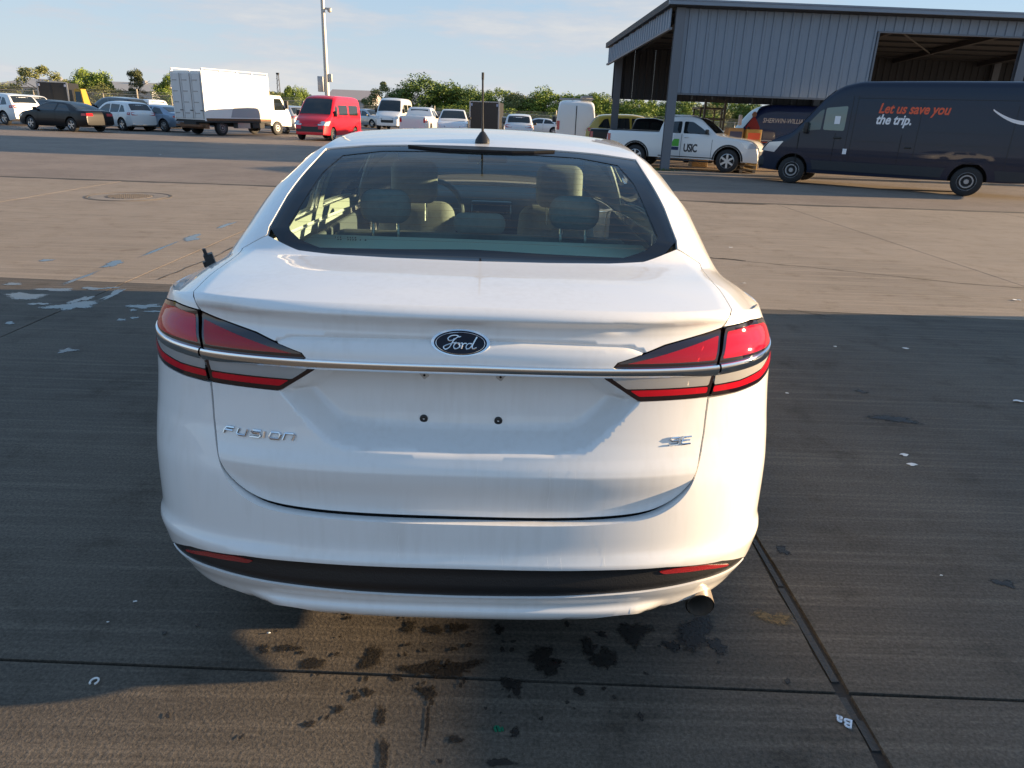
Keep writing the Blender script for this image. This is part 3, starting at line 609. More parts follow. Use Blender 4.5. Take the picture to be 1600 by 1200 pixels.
for sg in (-1, 1):
    base = len(ex_v); K = 46; rows = 0
    for k in range(K+1):
        t = .14+(3.86-.14)*(k/K)**1.4; p3 = Vector(TOP(sg, t)); n3 = fnormal(TOP, sg*.999, t); n3 = n3 if n3.z > 0 else -n3
        z0 = zC(max(.12, p3.y))-.004 if p3.y > .42 else 1.078
        a_, b_ = .7, S1+SIDE
        for _ in range(30):
            m_ = (a_+b_)/2
            if LOW(m_, z0)[1] < p3.y: a_ = m_
            else: b_ = m_
        p0 = Vector(LOW(sg*a_, z0)); n0 = fnormal(LOW, sg*a_, z0); n0 = n0 if n0.dot(p0-Vector(CEN)) > 0 else -n0
        mid = (p0+p3)/2+(n0+n3).normalized()*.003
        ex_v += [p0, mid, p3]; ex_n += [n0, (n0+n3).normalized(), n3]
        if k:
            for j in range(2):
                a = base+(k-1)*3+j; ex_f.append((a, a+3, a+4, a+1) if sg > 0 else (a+1, a+4, a+3, a))
panel('body_shell', TOP, shell, m_paint, sedan, holes=holes, h=.045, hb=.03, centre=CEN, extra=(ex_v, ex_f, ex_n))
m_liner = M('grey beige trim cloth', (.34, .34, .29), .9, bump=(300, .2))
lin = [(.985, .62), (.985, 2), (.985, 3.3), (.6, 3.06), (0, 3.03), (-.6, 3.06), (-.985, 3.3), (-.985, 2), (-.985, .62), (-.76, .62), (-.735, .75), (-.737, .955), (-.727, 1.175), (-.716, 1.40), (-.53, 1.425), (0, 1.412), (.53, 1.425), (.716, 1.40), (.727, 1.175), (.737, .955), (.735, .75), (.76, .62)]
panel('headliner', TOP, lin, m_liner, sedan, holes=[fillet([(sg*a, b) for a, b in w], .03) for w in side_wins for sg in (-1, 1)], h=.07, hb=.05, centre=CEN, off=-.035, flange=0)
panel('hood', TOP, [(.98, 3.9), (.98, 4.7), (0, 4.76), (-.98, 4.7), (-.98, 3.9), (-.5, 3.915), (0, 3.925), (.5, 3.915)], m_paint, sedan, h=.08, centre=CEN)
# --- glass
m_frit = M('black glass border', (.004, .005, .009), .06, spec=.42)
m_rglass = glass('green tinted rear glass', (.76, .97, .92)); m_sglass = glass('side glass', (.80, .88, .82)); m_wglass = glass('windscreen glass', (.80, .92, .88))
GL = mirror([(a, b) for a, b in GLS]); WN = mirror(WIN)
rw = panel('rear_window', TOP, [(a, b) for a, b in GL], m_rglass, sedan, h=.04, hb=.03, off=-.006, centre=CEN, flange=0)
panel('glass_border', TOP, WN, m_frit, rw, holes=[GL], h=.03, hb=.02, off=-.004, centre=CEN, flange=.01)
m_wire = M('defroster wire', (.10, .07, .04), .6)
mb = MB()
for k in range(14):
    t = .70+k*.043; w = min(.64, .60+.3*(t-.68)) if t < .8 else .64
    P = [TOP(w*q/12, t) for q in range(-12, 13)]; mb.tube([(x, y-.001, z-.003) for x, y, z in P], .00035, 4, False)
mb.build('defroster_wires', m_wire, rw)
for w in side_wins:
    for sg in (-1, 1): panel('side_window', TOP, [(sg*a, b) for a, b in fillet(w, .03)], m_sglass, sedan, h=.08, off=-.006, centre=CEN, flange=0)
panel('windscreen', TOP, fillet(mirror(WS), .04), m_wglass, sedan, h=.08, off=-.006, centre=CEN, flange=0)
# third brake light under the roof edge
tb = [(-.335, 1.398), (-.25, 1.3995), (0, 1.3975), (.25, 1.3995), (.335, 1.398), (.24, 1.368), (.14, 1.354), (0, 1.350), (-.14, 1.354), (-.24, 1.368)]
hl = panel('high_brake_light', TOP, tb, m_black, sedan, h=.03, off=.004, centre=CEN, flange=.012)
# --- tail lamps
m_lampb = M('smoked lamp border', (.012, .004, .006), .06, coat=1.)
def lamp_mat(name, col, dark, axis_scale, rough=.14):
    m, t, b = principled(name); L = t.links; c = t.nodes.new('ShaderNodeTexCoord'); mp = t.nodes.new('ShaderNodeMapping'); mp.inputs['Scale'].default_value = axis_scale
    n = t.nodes.new('ShaderNodeTexNoise'); n.inputs['Scale'].default_value = 1.0; n.inputs['Detail'].default_value = 3
    L.new(c.outputs['Object'], mp.inputs['Vector']); L.new(mp.outputs['Vector'], n.inputs['Vector'])
    r = t.nodes.new('ShaderNodeValToRGB'); r.color_ramp.elements[0].position = .36; r.color_ramp.elements[0].color = (*dark, 1); r.color_ramp.elements[1].position = .6; r.color_ramp.elements[1].color = (*col, 1)
    L.new(n.outputs['Fac'], r.inputs['Fac']); L.new(r.outputs['Color'], b.inputs['Base Color']); b.inputs['Roughness'].default_value = rough; b.inputs['Specular IOR Level'].default_value = .15; b.inputs['Coat Weight'].default_value = .8; b.inputs['Coat Roughness'].default_value = .02
    bp = t.nodes.new('ShaderNodeBump'); bp.inputs['Strength'].default_value = .35; bp.inputs['Distance'].default_value = .004; L.new(n.outputs['Fac'], bp.inputs['Height']); L.new(bp.outputs['Normal'], b.inputs['Normal'])
    return m
def reflector_mat(name, col, sc, rough=.22):
    m, t, b = principled(name); L = t.links; c = t.nodes.new('ShaderNodeTexCoord'); b.inputs['Base Color'].default_value = (*col, 1); b.inputs['Metallic'].default_value = .35; b.inputs['Roughness'].default_value = rough
    hs = []
    for ax, k in (('X', sc[0]), ('Z', sc[1])):
        w = t.nodes.new('ShaderNodeTexWave'); w.bands_direction = ax; w.inputs['Scale'].default_value = k; w.inputs['Distortion'].default_value = .6; L.new(c.outputs['Object'], w.inputs['Vector']); hs.append(w.outputs['Fac'])
    a = t.nodes.new('ShaderNodeMath'); a.operation = 'ADD'; L.new(hs[0], a.inputs[0]); L.new(hs[1], a.inputs[1]); bp = t.nodes.new('ShaderNodeBump'); bp.inputs['Strength'].default_value = 1.; bp.inputs['Distance'].default_value = .014; L.new(a.outputs[0], bp.inputs['Height']); L.new(bp.outputs['Normal'], b.inputs['Normal'])
    return m
m_refl = reflector_mat('lamp reflector', (.92, .90, .88), (14, 26)); m_refl2 = reflector_mat('ribbed lamp reflector', (.85, .80, .80), (26, 9))
m_lens_a = lens('bright red lens', (1.0, .07, .13), (.85, .014, .05), .52); m_lens_b = lens('deep red lens', (.95, .05, .08), (.72, .010, .028), .42); m_lens_c = lens('light guide red', (1.0, .10, .14), (.85, .014, .035), .55); m_rev = lens('clear reversing lens', (.95, .94, .92), (.78, .76, .73), .42)
m_guide = M('red light guide core', (.85, .04, .06), .3)
IN_L = [('red_lens', [(.702, 1.045), (.60, 1.024), (.50, 1.004), (.425, .989), (.673, .989)], m_lens_b), ('reversing_lens', [(.661, .9525), (.383, .9525), (.425, .922), (.653, .922)], m_rev), ('light_guide', [(.652, .918), (.434, .918), (.459, .901), (.6495, .9015)], m_lens_c)]
OUT_L = [('red_lens', [(.737, 1.052), (.84, 1.055), (.94, 1.043), (1.055, 1.002), (1.03, .99), (.698, .990)], m_lens_a), ('reversing_lens', [(.674, .952), (.84, .958), (.93, .966), (.86, .937), (.76, .925), (.671, .9225)], m_rev), ('light_guide', [(.671, .9185), (.76, .921), (.86, .933), (.94, .961), (1.02, .989), (1.045, .985), (.96, .937), (.85, .911), (.75, .9035), (.6685, .902)], m_lens_c)]
for sg in (-1, 1):
    for nm, outl, lens, refl in (('inner_tail_lamp', LAMP_IN, IN_L, m_refl2), ('outer_tail_lamp', LAMP_OUT, OUT_L, m_refl)):
        pf = [[(sg*a, b) for a, b in fillet(p, .005, 2)] for _, p, _ in lens]
        ho = panel(nm, LOW, [(sg*a, b) for a, b in fillet(outl, .008, 3)], m_lampb, sedan, holes=pf, h=.02, hb=.010, off=.001, centre=CEN, flange=.013)
        cx_ = sum(p[0] for p in outl)/len(outl); cz_ = sum(p[1] for p in outl)/len(outl)
        up = [(sg*(cx_+(a-cx_)*.985), b) for a, b in outl if b > .96]+[]
        panel('reflector_bowl', LOW, [(sg*(cx_+(a-cx_)*.985), cz_+(b-cz_)*.97) for a, b in outl], refl, ho, h=.02, hb=.015, off=-.013, centre=CEN, flange=0)
        for (ln_, p, mm), q in zip(lens, pf):
            panel(ln_, LOW, q, mm, ho, h=.015, hb=.01, off=.0015, centre=CEN, flange=0)
            if ln_ == 'light_guide': panel('guide_core', LOW, q, m_guide, ho, h=.02, hb=.012, off=-.006, centre=CEN, flange=0)
# --- chrome bar across lid and lamps
CB = [(0, .9825, .955), (.2, .9815, .9545), (.39, .981, .953), (.53, .980, .9515), (.67, .9795, .948), (.75, .981, .951), (.87, .983, .957), (.97, .986, .966), (1.04, .988, .98)]
cT = spl([(a, b) for a, b, _ in CB]); cB = spl([(a, c) for a, _, c in CB])
def bar(name, s0, s1, par):
    v = []; f = []; n = int((s1-s0)/.015)+1; prof = [(1.0, -.004), (1.0, .006), (.93, .0115), (.72, .0135), (.45, .0115), (.2, .0075), (0, .003), (0, -.004)]; m = len(prof)
    for k in range(n+1):
        s = s0+(s1-s0)*k/n; zt, zb = cT(abs(s)), cB(abs(s))
        for (q, d) in prof:
            z = zb+(zt-zb)*q; p = Vector(LOW(s, z)); nn = fnormal(LOW, s, .5*(zt+zb)); nn = nn if nn.dot(p-Vector(CEN)) > 0 else -nn; v.append(p+nn*(d*(1-.72*sstep(.72, 1.0, abs(s)))))
        if k:
            for j in range(m-1): f.append(((k-1)*m+j, (k-1)*m+j+1, k*m+j+1, k*m+j))
    f.append(tuple(range(m))); f.append(tuple(n*m+j for j in reversed(range(m))))
    return mesh_obj(name, v, f, m_chrome, par, True, 38)
bar('chrome_bar', -.678, .678, rear)
for sg in (-1, 1): bar('chrome_bar_end', *(sorted((sg*.684, sg*1.04))), sedan)
# --- badges
def on_lid(s, z, d): p = Vector(LID(s, z)); n = fnormal(LID, s, z); n = n if n.y < 0 else -n; return p+n*d
def strokes(name, polys, s0, z0, sx, sz, r, mat, par, d=.004, slant=0.):
    mb = MB()
    for P in polys: mb.tube([on_lid(s0+sx*(x+slant*y), z0+sz*y, d) for x, y in P], r, 6)
    return mb.build(name, mat, par, True)
EZ = 1.033; ea, eb = .0745, .031
emb = MB()
def oval(k1, k2, d0, d1, n=48):
    v = []; f = []
    ring = [(k2, d0), ((k1+k2)/2+.0, d1), (k1, d0)] if k1 else None
    for i in range(n):
        a = 2*math.pi*i/n
        for k, d in ring: v.append(on_lid(ea*k*math.cos(a), EZ+eb*k*math.sin(a), 0)+Vector((0, -d, 0)))
    for i in range(n):
        for j in range(2): f.append((i*3+j, i*3+j+1, ((i+1) % n)*3+j+1, ((i+1) % n)*3+j))
    return v, f
bd = empty('badge'); bd.parent = rear
def disc(k, d, bul, mat, name, n=48):
    base = on_lid(0, EZ, 0); tilt = (on_lid(0, EZ+.03, 0)-on_lid(0, EZ-.03, 0))/.06
    v = []; f = []; R = [0, .35, .7, .9, 1.0, 1.0]
    for q, r in enumerate(R):
        dd = d+bul*(1-r*r) if q < 5 else -.006
        for i in range(n):
            a = 2*math.pi*i/n; v.append(base+Vector((ea*k*r*math.cos(a), 0, 0))+tilt*(eb*k*r*math.sin(a))+Vector((0, -dd, 0)))
    for q in range(5):
        for i in range(n): f.append((q*n+i, q*n+(i+1) % n, (q+1)*n+(i+1) % n, (q+1)*n+i))
    return mesh_obj(name, v, f, mat, bd, True, 50)
bd_ring = disc(1.0, .012, .003, m_chrome, 'badge_rim'); disc(.90, .0138, .003, M('navy badge enamel', (.004, .006, .016), .16, spec=.35), 'badge_face'); 
def on_badge(x, y, d):
    base = on_lid(0, EZ, 0); tilt = (on_lid(0, EZ+.03, 0)-on_lid(0, EZ-.03, 0))/.06; return base+Vector((x*ea, 0, 0))+tilt*(y*eb)+Vector((0, -d-.003*(1-x*x), 0))
def bstroke(polys, r, name, mat, d=.0155):
    mb = MB()
    for P in polys:
        Q = []
        for i in range(len(P)-1):
            p0 = Vector(P[max(i-1, 0)]); p1 = Vector(P[i]); p2 = Vector(P[i+1]); p3 = Vector(P[min(i+2, len(P)-1)])
            for k in range(4):
                t = k/4; Q.append(.5*((2*p1)+(p2-p0)*t+(2*p0-5*p1+4*p2-p3)*t*t+(3*p1-p0-3*p2+p3)*t**3))
        Q.append(Vector(P[-1])); mb.tube([on_badge(q.x, q.y, d) for q in Q], r, 6)
    mb.build(name, mat, bd, True)
bstroke([[(math.cos(a*.2618)*.83, math.sin(a*.2618)*.80) for a in range(25)]], .0007, 'badge_line', m_chrome, .0138)
F_ = [[(-.02, .45), (-.12, .58), (-.30, .55), (-.42, .36), (-.38, .18), (-.25, .22), (-.2, .35)], [(.02, .50), (-.12, .42), (-.26, .1), (-.36, -.3), (-.5, -.45), (-.56, -.3), (-.45, -.15), (-.25, .0), (-.12, .06)]]
o_ = [[(-.12, .02), (-.2, -.1), (-.22, -.3), (-.14, -.4), (-.04, -.3), (-.02, -.1), (-.1, .03), (0, .0)]]
r_ = [[(.02, .02), (.08, .0), (.04, -.38)], [(.06, -.15), (.14, .02), (.22, .0)]]
d_ = [[(.40, .0), (.28, .0), (.2, -.2), (.22, -.38), (.32, -.34), (.42, -.05)], [(.56, .5), (.48, .2), (.40, -.2), (.44, -.38), (.56, -.28)]]
bstroke(F_+o_+r_+d_, .0021, 'badge_script', m_chrome)
m_badge = M('bright letters', (.72, .74, .77), .12, 1.)
L_F = [[(0, -1), (.12, .2), (.3, 1), (1.0, 1)], [(.14, .05), (.85, .05)]]
L_U = [[(.22, 1), (.05, -.6), (.2, -1), (.8, -1), (1.0, 1)]]
L_S = [[(1, 1), (.3, 1), (.15, .5), (.3, .05), (.85, .05), (.95, -.5), (.8, -1), (0, -1)]]
L_I = [[(.25, 1), (0, -1)]]
L_O = [[(.2, 1), (.85, 1), (1, .4), (.85, -1), (.15, -1), (0, -.4), (.2, 1)]]
L_N = [[(0, -1), (.2, 1), (.85, 1), (1, .6), (.8, -1)]]
L_E = [[(1, 1), (.25, 1), (.1, .4), (0, -.7), (.15, -1), (.9, -1)], [(.1, .05), (.85, .05)]]
def word(letters, s0, z0, w, hgt, gap, name, r=.0034):
    P = []; x = 0
    for L, k in letters:
        for q in L: P.append([(x+a*k, b) for a, b in q])
        x += k+gap
    return strokes(name, P, s0, z0, w, hgt, r, m_badge, rear, .003, .0)
word([(L_F, 1), (L_U, 1), (L_S, 1), (L_I, .25), (L_O, 1), (L_N, 1)], -.614, .770, .0310, .0084, .22, 'model_lettering')
word([(L_S, 1), (L_E, 1)], .545, .779, .0290, .0092, .22, 'trim_lettering', .0027)
# --- plate screws, brackets, camera, water marks
for s, z in ((-.0965, .806), (.099, .806)):
    p = on_lid(s, z, 0); MB().lathe([(-.004, .011), (.002, .011), (.004, .008), (.004, .004), (.0, .003), (.0, .0)], 14, 'x').build('plate_screw', m_black, rear, True)
    o = bpy.data.objects[[k.name for k in rear.children if k.name.startswith('plate_screw')][-1]]; o.rotation_euler = (0, 0, math.radians(-90)); o.location = p
for s, z, sg in ((-.103, .933, -1), (.109, .934, 1)):
    p = on_lid(s, z, .0); o = rbox('plate_bracket', (.018, .008, .042), .0035, M('bracket metal', (.55, .53, .5), .4, .4), rear, p, (0, math.radians(-38*sg*-1), 0))
    for q in (-.011, .0, .009): k = rbox('bracket_hole', (.006, .004, .006), .0015, m_gap, o, (0, -.0035, q), None, 2)
o = MB().lathe([(0, .0), (0, .017), (-.014, .015), (-.020, .008), (-.021, .0)], 20, 'z').build('reversing_camera', m_black, rear, True); o.location = on_lid(-.03, .958, 0)+Vector((0, -.012, .0))
# --- antenna, tail pipe, mirrors, wheels, underside
p = Vector(TOP(0, 1.5))
ant = MB(); ring = []
for k, (w, l0, l1, z) in enumerate([(.036, -.055, .075, -.004), (.034, -.05, .07, .008), (.022, -.038, .05, .024), (.012, -.02, .024, .036), (.004, -.006, .006, .041)]):
    ring += [(-w, l0*.8, z), (-w*.6, l0, z), (w*.6, l0, z), (w, l0*.8, z), (w, l1*.6, z), (w*.3, l1, z), (-w*.3, l1, z), (-w, l1*.6, z)]
ant.add(ring, [(k*8+i, k*8+(i+1) % 8, (k+1)*8+(i+1) % 8, (k+1)*8+i) for k in range(4) for i in range(8)]+[tuple(32+i for i in range(8))])
a = ant.build('antenna_base', m_black, sedan, True, 60); a.location = p; a.scale = (.82, .9, 1)
rod = MB().tube([(0, 0, .03), (-.002, 0, .10), (-.004, -.012, .235)], [.0066, .0052, .0046], 8).tube([(-.004, -.012, .235), (-.004, -.0135, .262)], .0062, 8).build('antenna_rod', m_black, a, True)
tp = MB(); tp.tube([(.735, .54, .285), (.725, .32, .277), (.717, .155, .251), (.715, .123, .247)], [.035, .038, .042, .042], 22, False); tp.tube([(.715, .123, .247), (.717, .155, .251), (.72, .32, .274)], [.038, .038, .034], 22, False); tp.build('tail_pipe', M('sooty steel', (.42, .36, .30), .35, .8, var=(20, .3)), sedan, True)
for sg in (-1, 1):
    o = rbox('door_mirror', (.22, .10, .15), .04, m_paint, sedan, (sg*1.02, 3.28, 1.06)); rbox('mirror_glass', (.18, .012, .11), .005, M('mirror glass', (.8, .8, .8), .02, 1.), o, (0, -.05, 0))
    for yy in (RW, FW):
        w = MB().lathe([(-.11, .20), (-.11, .30), (-.09, .328), (-.04, .335), (.04, .335), (.09, .328), (.11, .30), (.11, .20), (.06, .19), (.06, .0)], 40).build('wheel', m_tyre, sedan, True); w.location = (sg*.80, yy, .335)
        r = MB(); r.lathe([(.075, .205), (.10, .215), (.105, .20), (.085, .185)], 40); r.lathe([(.07, .04), (.095, .035), (.095, 0)], 20)
        for k in range(10):
            R4 = Matrix.Rotation(2*math.pi*k/10, 4, 'X'); r.box(.075, .095, -.014, .014, .03, .205, R4)
        ro = r.build('rim', m_rim, w); ro.rotation_euler = (0, 0, 0 if sg > 0 else math.pi)
        if sg < 0: ro.rotation_euler = (0, 0, math.pi)
ub = MB().box(-.62, .62, .35, 4.3, .19, .24).box(-.88, .88, 1.50, 3.52, .19, .24).box(-.6, .6, .10, .35, .27, .30); ub.build('underbody', m_arch, sedan)
ib = MB().box(-.70, .70, .16, .20, .24, .84).box(-.66, .66, .19, .6, .5, .52); 
for sg in (-1, 1): ib.box(min(sg*.66, sg*.70), max(sg*.66, sg*.70), .3, 1.3, .3, 1.0); ib.box(min(sg*.62, sg*.70), max(sg*.62, sg*.70), 3.4, 4.4, .3, .9)
ib.box(-.70, .70, 3.62, 3.66, .25, 1.0)
for k in range(0, len(ib.v), 8): MB().add(ib.v[k:k+8], [(0, 3, 2, 1), (4, 5, 6, 7), (0, 1, 5, 4), (1, 2, 6, 5), (2, 3, 7, 6), (3, 0, 4, 7)]).build('inner_panel', m_arch, sedan)
# dark backing behind the gaps of the tail
panel('tail_backing', lambda s, z: (lambda q: (q[0]*.965, q[1]+.045, q[2]))(LOW(s, z)), [(-1.05, .30), (1.05, .30), (1.05, 1.03), (.7, 1.06), (-.7, 1.06), (-1.05, 1.03)], m_gap, sedan, holes=[[(-.5, .72), (.5, .72), (.5, 1.0), (-.5, 1.0)]], h=.06, centre=CEN, flange=0)
panel('deck_backing', TOP, [(.98, .2), (.98, .66), (.70, .70), (.6, .66), (0, .62), (-.6, .66), (-.70, .70), (-.98, .66), (-.98, .2)], m_gap, sedan, h=.06, centre=CEN, off=-.03, flange=0)
# --- cabin
m_seat = M('grey seat cloth', (.22, .212, .19), .9, var=(40, .25), bump=(400, .3)); m_dash = M('charcoal dashboard', (.085, .09, .095), .6, bump=(250, .15)); m_shelf = M('parcel shelf felt', (.62, .62, .52), .95, bump=(300, .3))
rbox('parcel_shelf', (1.34, .64, .03), .01, m_shelf, sedan, (0, .985, 1.095))
def headrest(x, y, z, w, d, h, posts, name='headrest'):
    o = rbox(name, (w, d, h), min(.055, h*.42), m_seat, sedan, (x, y, z), (math.radians(-8), 0, 0), 5)
    for sx in (posts and (-.25, .25) or ()):
        MB().tube([(sx*w, 0, -h/2+.02), (sx*w, .01, -h/2-.09)], .0065, 8).build('headrest_post', m_chrome, o, True)
    return o
headrest(-.385, 1.36, 1.222, .205, .10, .135, True); headrest(.385, 1.36, 1.222, .205, .10, .135, True); headrest(0, 1.36, 1.165, .21, .10, .085, False)
rbox('rear_seat_back', (1.28, .16, .62), .06, m_seat, sedan, (0, 1.44, .80), (math.radians(-16), 0, 0), 4); rbox('rear_seat_cushion', (1.28, .5, .18), .06, m_seat, sedan, (0, 1.85, .45), None, 4)
for sg in (-1, 1):
    x = sg*.39
    headrest(x, 2.36, 1.235, .25, .11, .225, True); rbox('front_seat_back', (.50, .16, .66), .075, m_seat, sedan, (x, 2.42, .80), (math.radians(-14), 0, 0), 5, (.82, 1)); rbox('front_seat_cushion', (.50, .52, .17), .06, m_seat, sedan, (x, 2.8, .43), None, 4)
rbox('dashboard', (1.44, .42, .26), .09, m_dash, sedan, (0, 3.50, .97), (math.radians(6), 0, 0), 5); rbox('console', (.24, .9, .3), .06, m_dash, sedan, (0, 3.0, .55), None, 4)
sc_ = rbox('centre_screen', (.28, .04, .13), .02, M('dark screen', (.01, .012, .015), .1, coat=1.), sedan, (.01, 3.27, .985), (math.radians(-14), 0, 0), 3)
MB().tube([(-.36+.185*math.cos(a*.2094), 3.08+.02*math.sin(a*.2094), 1.0+.18*math.sin(a*.2094)) for a in range(31)], .016, 8).box(-.43, -.29, 3.07, 3.12, .95, 1.04).box(-.54, -.18, 3.09, 3.11, .985, 1.01).build('steering_wheel', m_dash, sedan, True)
rbox('inside_mirror', (.25, .03, .06), .014, m_dash, sedan, (-.02, 3.12, 1.33), (math.radians(8), 0, 0), 3)
rbox('cabin_floor', (1.5, 2.4, .03), .01, m_dash, sedan, (0, 2.45, .27))
for sg in (-1, 1): rbox('door_trim', (.03, 2.2, .60), .012, m_dash, sedan, (sg*.855, 2.4, .68))
# check mark sticker on the windscreen, seen from inside
v = [Vector((-.085+a, 3.085, 1.30+b)) for a, b in ((0, 0), (.008, -.010), (.035, .022), (.03, .024), (.008, -.003), (.003, .003))]
mesh_obj('windscreen_sticker', v, [(0, 1, 4, 5), (1, 2, 3, 4)], M('pale sticker', (.6, .65, .4), .6), sedan)
# maker print on the glass
m_print = M('black glass print', (.012, .014, .013), .6)
mb = MB(); rn = random.Random(4)
for row in range(2):
    for k in range(12):
        if rn.random() < .8:
            s0 = -.47+k*.0085+row*.012; t0 = .697-row*.011; w = rn.uniform(.003, .006)
            mb.add([Vector(TOP(a, b))+Vector((0, -.001, .001)) for a, b in ((s0, t0), (s0+w, t0), (s0+w, t0+.006), (s0, t0+.006))], [(0, 1, 2, 3)])
mb.build('glass_print', m_print, rw)

# small broken black clip standing on the left shoulder
p = Vector(TOP(-1, .47)); ck = MB().box(-.016, .012, -.01, .012, -.02, .022).box(-.012, -.002, -.008, .004, .022, .042).box(-.026, -.016, -.006, .006, -.018, .0).build('broken_clip', m_black, sedan); ck.location = p+Vector((-.004, 0, .012)); ck.rotation_euler = (.1, -.25, .3)

# dried water runs
m_run = M('dried water run', (.86, .85, .83), .25, coat=.6); rn = random.Random(77)
for s_, z1_, z0_, F_s, par_ in [(.05, .73, .60, LID, rear), (.11, .72, .61, LID, rear), (.18, .73, .575, LID, rear), (.235, .72, .60, LID, rear), (-.06, .70, .62, LID, rear), (.30, .715, .585, LID, rear), (.12, .53, .455, LOW, None), (.24, .53, .452, LOW, None), (.275, .53, .45, LOW, None), (.02, .53, .46, LOW, None), (.39, .53, .455, LOW, None), (-.15, .53, .47, LOW, None)]:
    v = []; n = 12; w = rn.uniform(.0006, .0012); ph = rn.uniform(0, 6)
    for k in range(n+1):
        z = z1_+(z0_-z1_)*k/n; so_ = s_+.0015*math.sin(ph+k*.7)
        for d in (-w, w): p = Vector(F_s(so_+d, z)); v.append(p+Vector((0, -.0012, 0)))
    mesh_obj('water_run', v, [(2*k, 2*k+1, 2*k+3, 2*k+2) for k in range(n)], m_run, par_ or sedan)
# ------------------------------------------------------------------ other vehicles: a body lofted along its length
class Loft:
    def __init__(s, spec):
        s.__dict__.update(spec); s.topf = spl(s.top); s.shf = spl(s.shape); s.botf = spl(s.bot)
    def plan(s, y):
        d = min(y, s.L-y); k = s.nose if y > s.L/2 else s.tail
        return 1-k[1]*max(0, 1-d/k[0])**2.2
    def hw(s, y, z): return s.W/2*s.plan(y)*s.shf(z)
    def side(s, sg): return lambda y, z: (sg*s.hw(y, z), y, z)
    def upper(s, x, y):
        e = max(.1, s.hw(y, s.topf(y))-.06); return (x, y, s.topf(y)+s.crown*(1-min(1, abs(x)/e)**2.5))
    def yend(s, z, front):
        a, b = (s.L*.5, s.L) if front else (0, s.L*.5)
        for _ in range(40):
            m = (a+b)/2
            up = s.topf(m) > z
            if front: a, b = (m, b) if up else (a, m)
            else: a, b = (a, m) if up else (m, b)
        return (a+b)/2
    def end(s, front):
        return lambda x, z: (x, s.yend(z, front), z)
    def mesh(s, name, arches):
        ys = sorted(set([round(y, 4) for y in ([s.L*k/70 for k in range(71)]+[p[0] for p in s.top]+[s.L-.004, .004, .012, s.L-.012, .03, s.L-.03])]))
        rows = []
        for y in ys:
            zt = s.topf(y); zb = min(s.botf(y), zt-.12); r = min(s.rc, (zt-zb)*.45); h = [(0, zb), (s.hw(y, zb)*.8, zb), (s.hw(y, zb), zb+.02)]
            for k in range(1, 12):
                z = zb+.02+(zt-r-zb-.02)*k/11; h.append((s.hw(y, z), z))
            xe = s.hw(y, zt-r)
            for k in range(1, 5):
                a = math.pi/2*k/4; h.append((min(s.hw(y, zt-r+r*math.sin(a)), xe)-r*(1-math.cos(a)), zt-r+r*math.sin(a)))
            xl, zl = h[-1]
            for f in (.75, .5, .25, 0): h.append((xl*f, zl+s.crown*(1-f**2.5)))
            rows.append([(x, y, z) for x, z in h]+[(-x, y, z) for x, z in reversed(h[1:-1])])
        n = len(rows[0]); v = [p for r_ in rows for p in r_]; f = []
        for i in range(len(rows)-1):
            for k in range(n): f.append((i*n+k, i*n+(k+1) % n, (i+1)*n+(k+1) % n, (i+1)*n+k))
        f.append(tuple(range(n))[::-1]); f.append(tuple((len(rows)-1)*n+k for k in range(n)))
        f = [tuple(reversed(q)) for q in f]
        o = mesh_obj(name, v, f, m_white0)
        bm = bmesh.new(); bm.from_mesh(o.data); bmesh.ops.recalc_face_normals(bm, faces=bm.faces); bm.to_mesh(o.data); bm.free()
        cut = MB()
        for (y, z, r) in arches:
            for sg in (-1, 1): cut.add(*_cyl(sg*(s.W/2-.32), sg*(s.W/2+.2), y, z, r))
        c = cut.build('cut', m_arch); bm = bmesh.new(); bm.from_mesh(c.data); bmesh.ops.recalc_face_normals(bm, faces=bm.faces); bm.to_mesh(c.data); bm.free()
        md = o.modifiers.new('b', 'BOOLEAN'); md.object = c; md.operation = 'DIFFERENCE'; md.solver = 'EXACT'; md.material_mode = 'TRANSFER'
        me = bpy.data.meshes.new_from_object(o.evaluated_get(bpy.context.evaluated_depsgraph_get())); bpy.data.objects.remove(o); bpy.data.objects.remove(c)
        me.shade_smooth(); me.set_sharp_from_angle(angle=math.radians(32)); return me
def _cyl(x0, x1, y, z, r, n=28):
    v = [(x, y+r*math.cos(2*math.pi*k/n), z+r*math.sin(2*math.pi*k/n)) for x in (x0, x1) for k in range(n)]
    return v, [tuple(range(n)), tuple(range(2*n-1, n-1, -1))]+[(k, k+n, (k+1) % n+n, (k+1) % n) for k in range(n)]
m_white0 = car_paint('vehicle white', (.72, .72, .71), .35)
def kindspec(L, W, H, top, shape, **k):
    d = dict(L=L, W=W, top=top, shape=shape, bot=[(0, .36), (.5, .25), (L-.6, .22), (L, .3)], nose=(.75, .20), tail=(.6, .12), rc=.09, crown=.03); d.update(k); return d
CARSH = lambda H, belt, roofk: [(.15, .90), (.32, .965), (.55, 1.0), (belt, .965), (belt+.06, .935), (H-.05, roofk), (H+.1, roofk-.06)]
